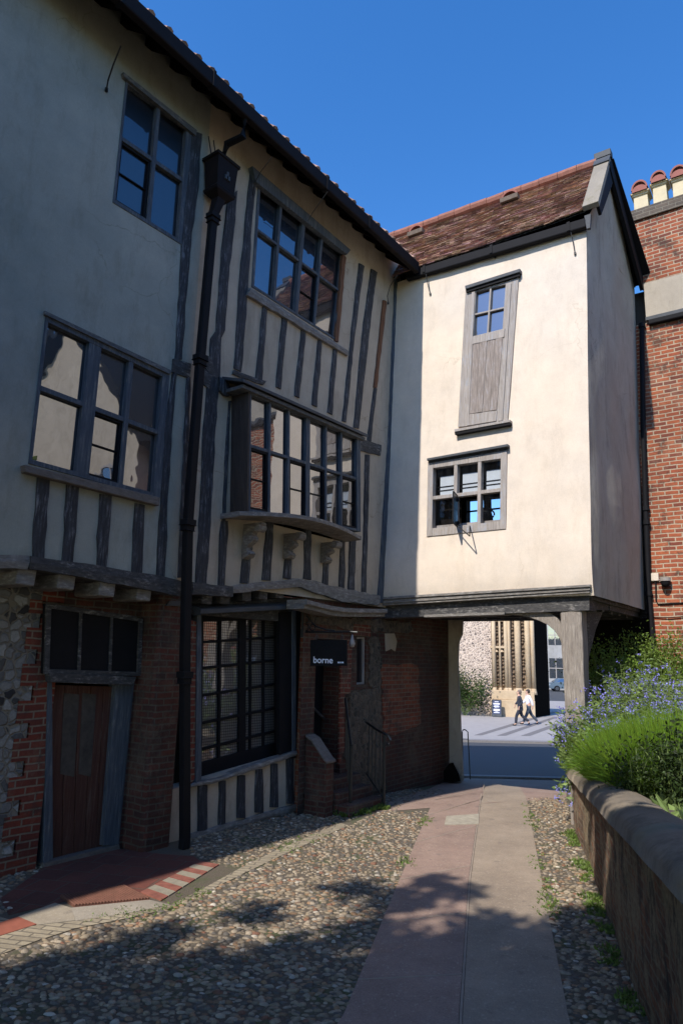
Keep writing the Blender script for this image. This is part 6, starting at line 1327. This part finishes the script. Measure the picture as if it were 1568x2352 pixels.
for i,(x,y,h,r,lb) in enumerate(((3.25,8.35,.55,.30,'low bright green feathery clump nearest the wall end'),(3.05,7.55,.80,.46,'bright green feathery clump just behind the coping in sun'),(3.5,8.15,.85,.5,'feathery green clump just below the blue flowers'),(3.65,7.55,.95,.55,'tall bright feathery clump at the right edge of the picture'),(3.0,6.75,.80,.45,'feathery green clump nearest the camera, mostly shaded'),(3.3,7.0,.95,.5,'feathery green clump in half shade at the right edge'),(4.0,8.1,.95,.5,'feathery clump below the flowers at the right edge'))):
    b=wbed(x,y); t=thing('feathery_clump',lb,'plant',tuple(b),'feathery green clumps behind the coping'); feathery(t,b,h,r,rn,3800)
for i,(x,y,h,lb) in enumerate(((4.15,10.95,1.7,'leafy green shrub beside the timber post'),(4.6,11.1,1.75,'leafy green shrub in front of the dark opening under the wing'),(5.05,11.3,1.85,'leafy green shrub at the foot of the brick house downpipe'),(5.45,11.0,1.9,'leafy green shrub below the brick wall lamp'),(4.5,10.65,1.5,'low leafy green shrub just behind the blue flowers'),(5.3,10.5,1.85,'tall leafy green shrub at the right edge against the brick'))):
    b=wbed(x,y); t=thing('leafy_shrub',lb,'shrub',tuple(b),'leafy green shrubs against the buildings'); bushy(t,b,h*1.2,.52,rn,5200,.05,M_lf,36)
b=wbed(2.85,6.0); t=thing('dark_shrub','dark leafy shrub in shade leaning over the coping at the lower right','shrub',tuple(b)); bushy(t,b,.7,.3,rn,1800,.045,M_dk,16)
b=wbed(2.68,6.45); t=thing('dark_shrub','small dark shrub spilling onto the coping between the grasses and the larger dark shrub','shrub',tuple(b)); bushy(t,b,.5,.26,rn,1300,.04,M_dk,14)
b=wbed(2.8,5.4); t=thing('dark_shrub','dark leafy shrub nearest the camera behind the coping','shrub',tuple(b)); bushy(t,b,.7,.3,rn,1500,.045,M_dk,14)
# bush against the far flint wall
b=FW.pt(FW.hit(zI(330,1100))[0],-1.12,.8); t=thing('street_bush','green topped bush growing against the far flint wall','bush',tuple(b)); bushy(t,b,3.0,1.5,rn,2600,.16,leafmat('dark bush leaves',(.05,.09,.02)),18)
# weeds
def weeds(name,lines,label,n,rn,h=.05):
    m=M()
    for i in range(n):
        L=rn.choice(lines); k=rn.randrange(len(L)-1); c=L[k].lerp(L[k+1],rn.random())+Vector((rn.gauss(0,.05),rn.gauss(0,.05),0)); 
        if noise.noise(Vector((c.x*1.6,c.y*1.6,7)))<-.02: continue
        c.z=G(c.y)
        for q in range(7):
            an=rn.uniform(0,6.28); l=rn.uniform(.4,1.2)*h; tb=rn.uniform(.6,1.4); leaf(m,c+Vector((rn.gauss(0,.015),rn.gauss(0,.015),0)),Vector((math.cos(an),math.sin(an),rn.uniform(.2,1.3))),l,l*.3,(tb,tb,tb),rn)
    return stuff(m.build(name,leafmat(name+' leaves',(.16,.24,.05)),None),label,'weeds')
weeds('edge_weeds',[[gs(p) for p in bs[2:]],[gs(p) for p in be[3:]]],'green weeds along the buff edging bricks',300,rn,.03)
weeds('path_weeds',[[gs(p) for p in ((925,2000),(955,1930),(985,1870))],[gs((1208,1850)),gs((1243,2020)),gs((1262,2110))]],'grass tufts along both edges of the lane path',320,rn,.04)
weeds('wall_weeds',[[GW.pt(a,0,.06) for a in (-.2,1,2.3,3.2,4.2,5)]],'green weeds at the foot of the garden wall',700,rn,.05)
weeds('step_weeds',[[gs(p) for p in ((730,1862),(800,1875),(860,1860),(900,1850))]],'weeds in the shade around the railing posts',200,rn,.10)
# ================================================================ TREE BEHIND THE CAMERA, whose shade falls on the lane
def shade_at(gx,gy,h): k=h/math.tan(SUN_EL); return Vector((gx-math.sin(SUN_AZ)*k,gy-math.cos(SUN_AZ)*k,h))
TR=thing('shade_tree','broad leafy tree behind the viewer throwing dappled shade over the near cobbles','tree',(-5.6,-4.5,0)); tb0=Vector((-5.6,-4.5,0)); m=M(); lm=M(); rn=random.Random(12)
m.tube([tb0,tb0+Vector((.1,0,2.2)),tb0+Vector((.3,.3,4.5))],[.32,.25,.17],10)
targets=[]
for (gx,gy,h,r,d) in SHD:
    c=shade_at(gx,gy,h); targets.append((c,r,d)); m.tube([tb0+Vector((.2,.2,4.0)),tb0.lerp(c,.45)+Vector((0,0,3.0)),c.lerp(tb0+Vector((0,0,6)),.25)],[.08,.03,.008],5)
m.build('trunk',MT['oak'],TR)
for c,r,d in targets:
    for i in range(int(d*2.3)):
        pass
        p=c+Vector((rn.gauss(0,.5),rn.gauss(0,.5),rn.gauss(0,.35)))*r
        e=p-Vector((0,0,CH)); cc=[sum(e[q]*A[q] for q in range(3)) for A in (XR,UR,FR)]
        if cc[2]>0 and abs(cc[0]/cc[2])<.58 and abs(cc[1]/cc[2])<.85: continue
        leaf(lm,p,Vector((rn.gauss(0,1),rn.gauss(0,1),rn.gauss(0,1))),.17,.12,rn.uniform(.6,1.3),rn)
lm.build('crown',M_lf,TR)

# unseen trees added right of and behind the viewer to shut out sky light
for i,(x,y,h,r,lb) in enumerate(((7.5,1.5,9,2.6,'unseen tall tree added right of the viewer to block sky light'),(6.,-4,10,2.9,'unseen broad tree added behind the viewer on the right to block sky light'),(12.,-1.5,11,3.,'unseen great tree added far right of the viewer to block sky light'),(1.5,-9,9,2.6,'unseen tree added in the lane behind the viewer to block sky light'))):
    b=Vector((x,y,0)); t=thing('sky_blocking_tree',lb,'tree',tuple(b),'unseen trees added to shut out sky light'); m=M(); m.tube([b,b+Vector((.1,.1,h*.35)),b+Vector((.2,0,h*.7))],[.28,.2,.1],9); m.build('trunk',MT['oak'],t); m=M()
    for k in range(34):
        an=rn.uniform(0,6.28); q=r*math.sqrt(rn.random()); c=b+Vector((math.cos(an)*q,math.sin(an)*q,rn.uniform(.12,1)*h))
        for _ in range(70): leaf(m,c+Vector((rn.gauss(0,.5),rn.gauss(0,.5),rn.gauss(0,.45))),Vector((rn.gauss(0,1),rn.gauss(0,1),rn.gauss(0,1))),.42,.30,rn.uniform(.6,1.2),rn)
    m.build('crown',M_lf,t)

m=M()
for i in range(7000):
    a=rn.uniform(.6,8.5); o=rn.uniform(.45,1)**1*rn.uniform(.5,5.5); p=GW.pt(a,0,-o-.1); p.z=wl(a)+.05
    leaf(m,p,Vector((rn.gauss(0,.6),rn.gauss(0,.6),rn.uniform(.3,1.5))),rn.uniform(.06,.2),.05,rn.uniform(.5,1.3),rn)
stuff(m.build('ground_cover',M_lf2),'low leafy ground cover over the raised bed','ground cover')
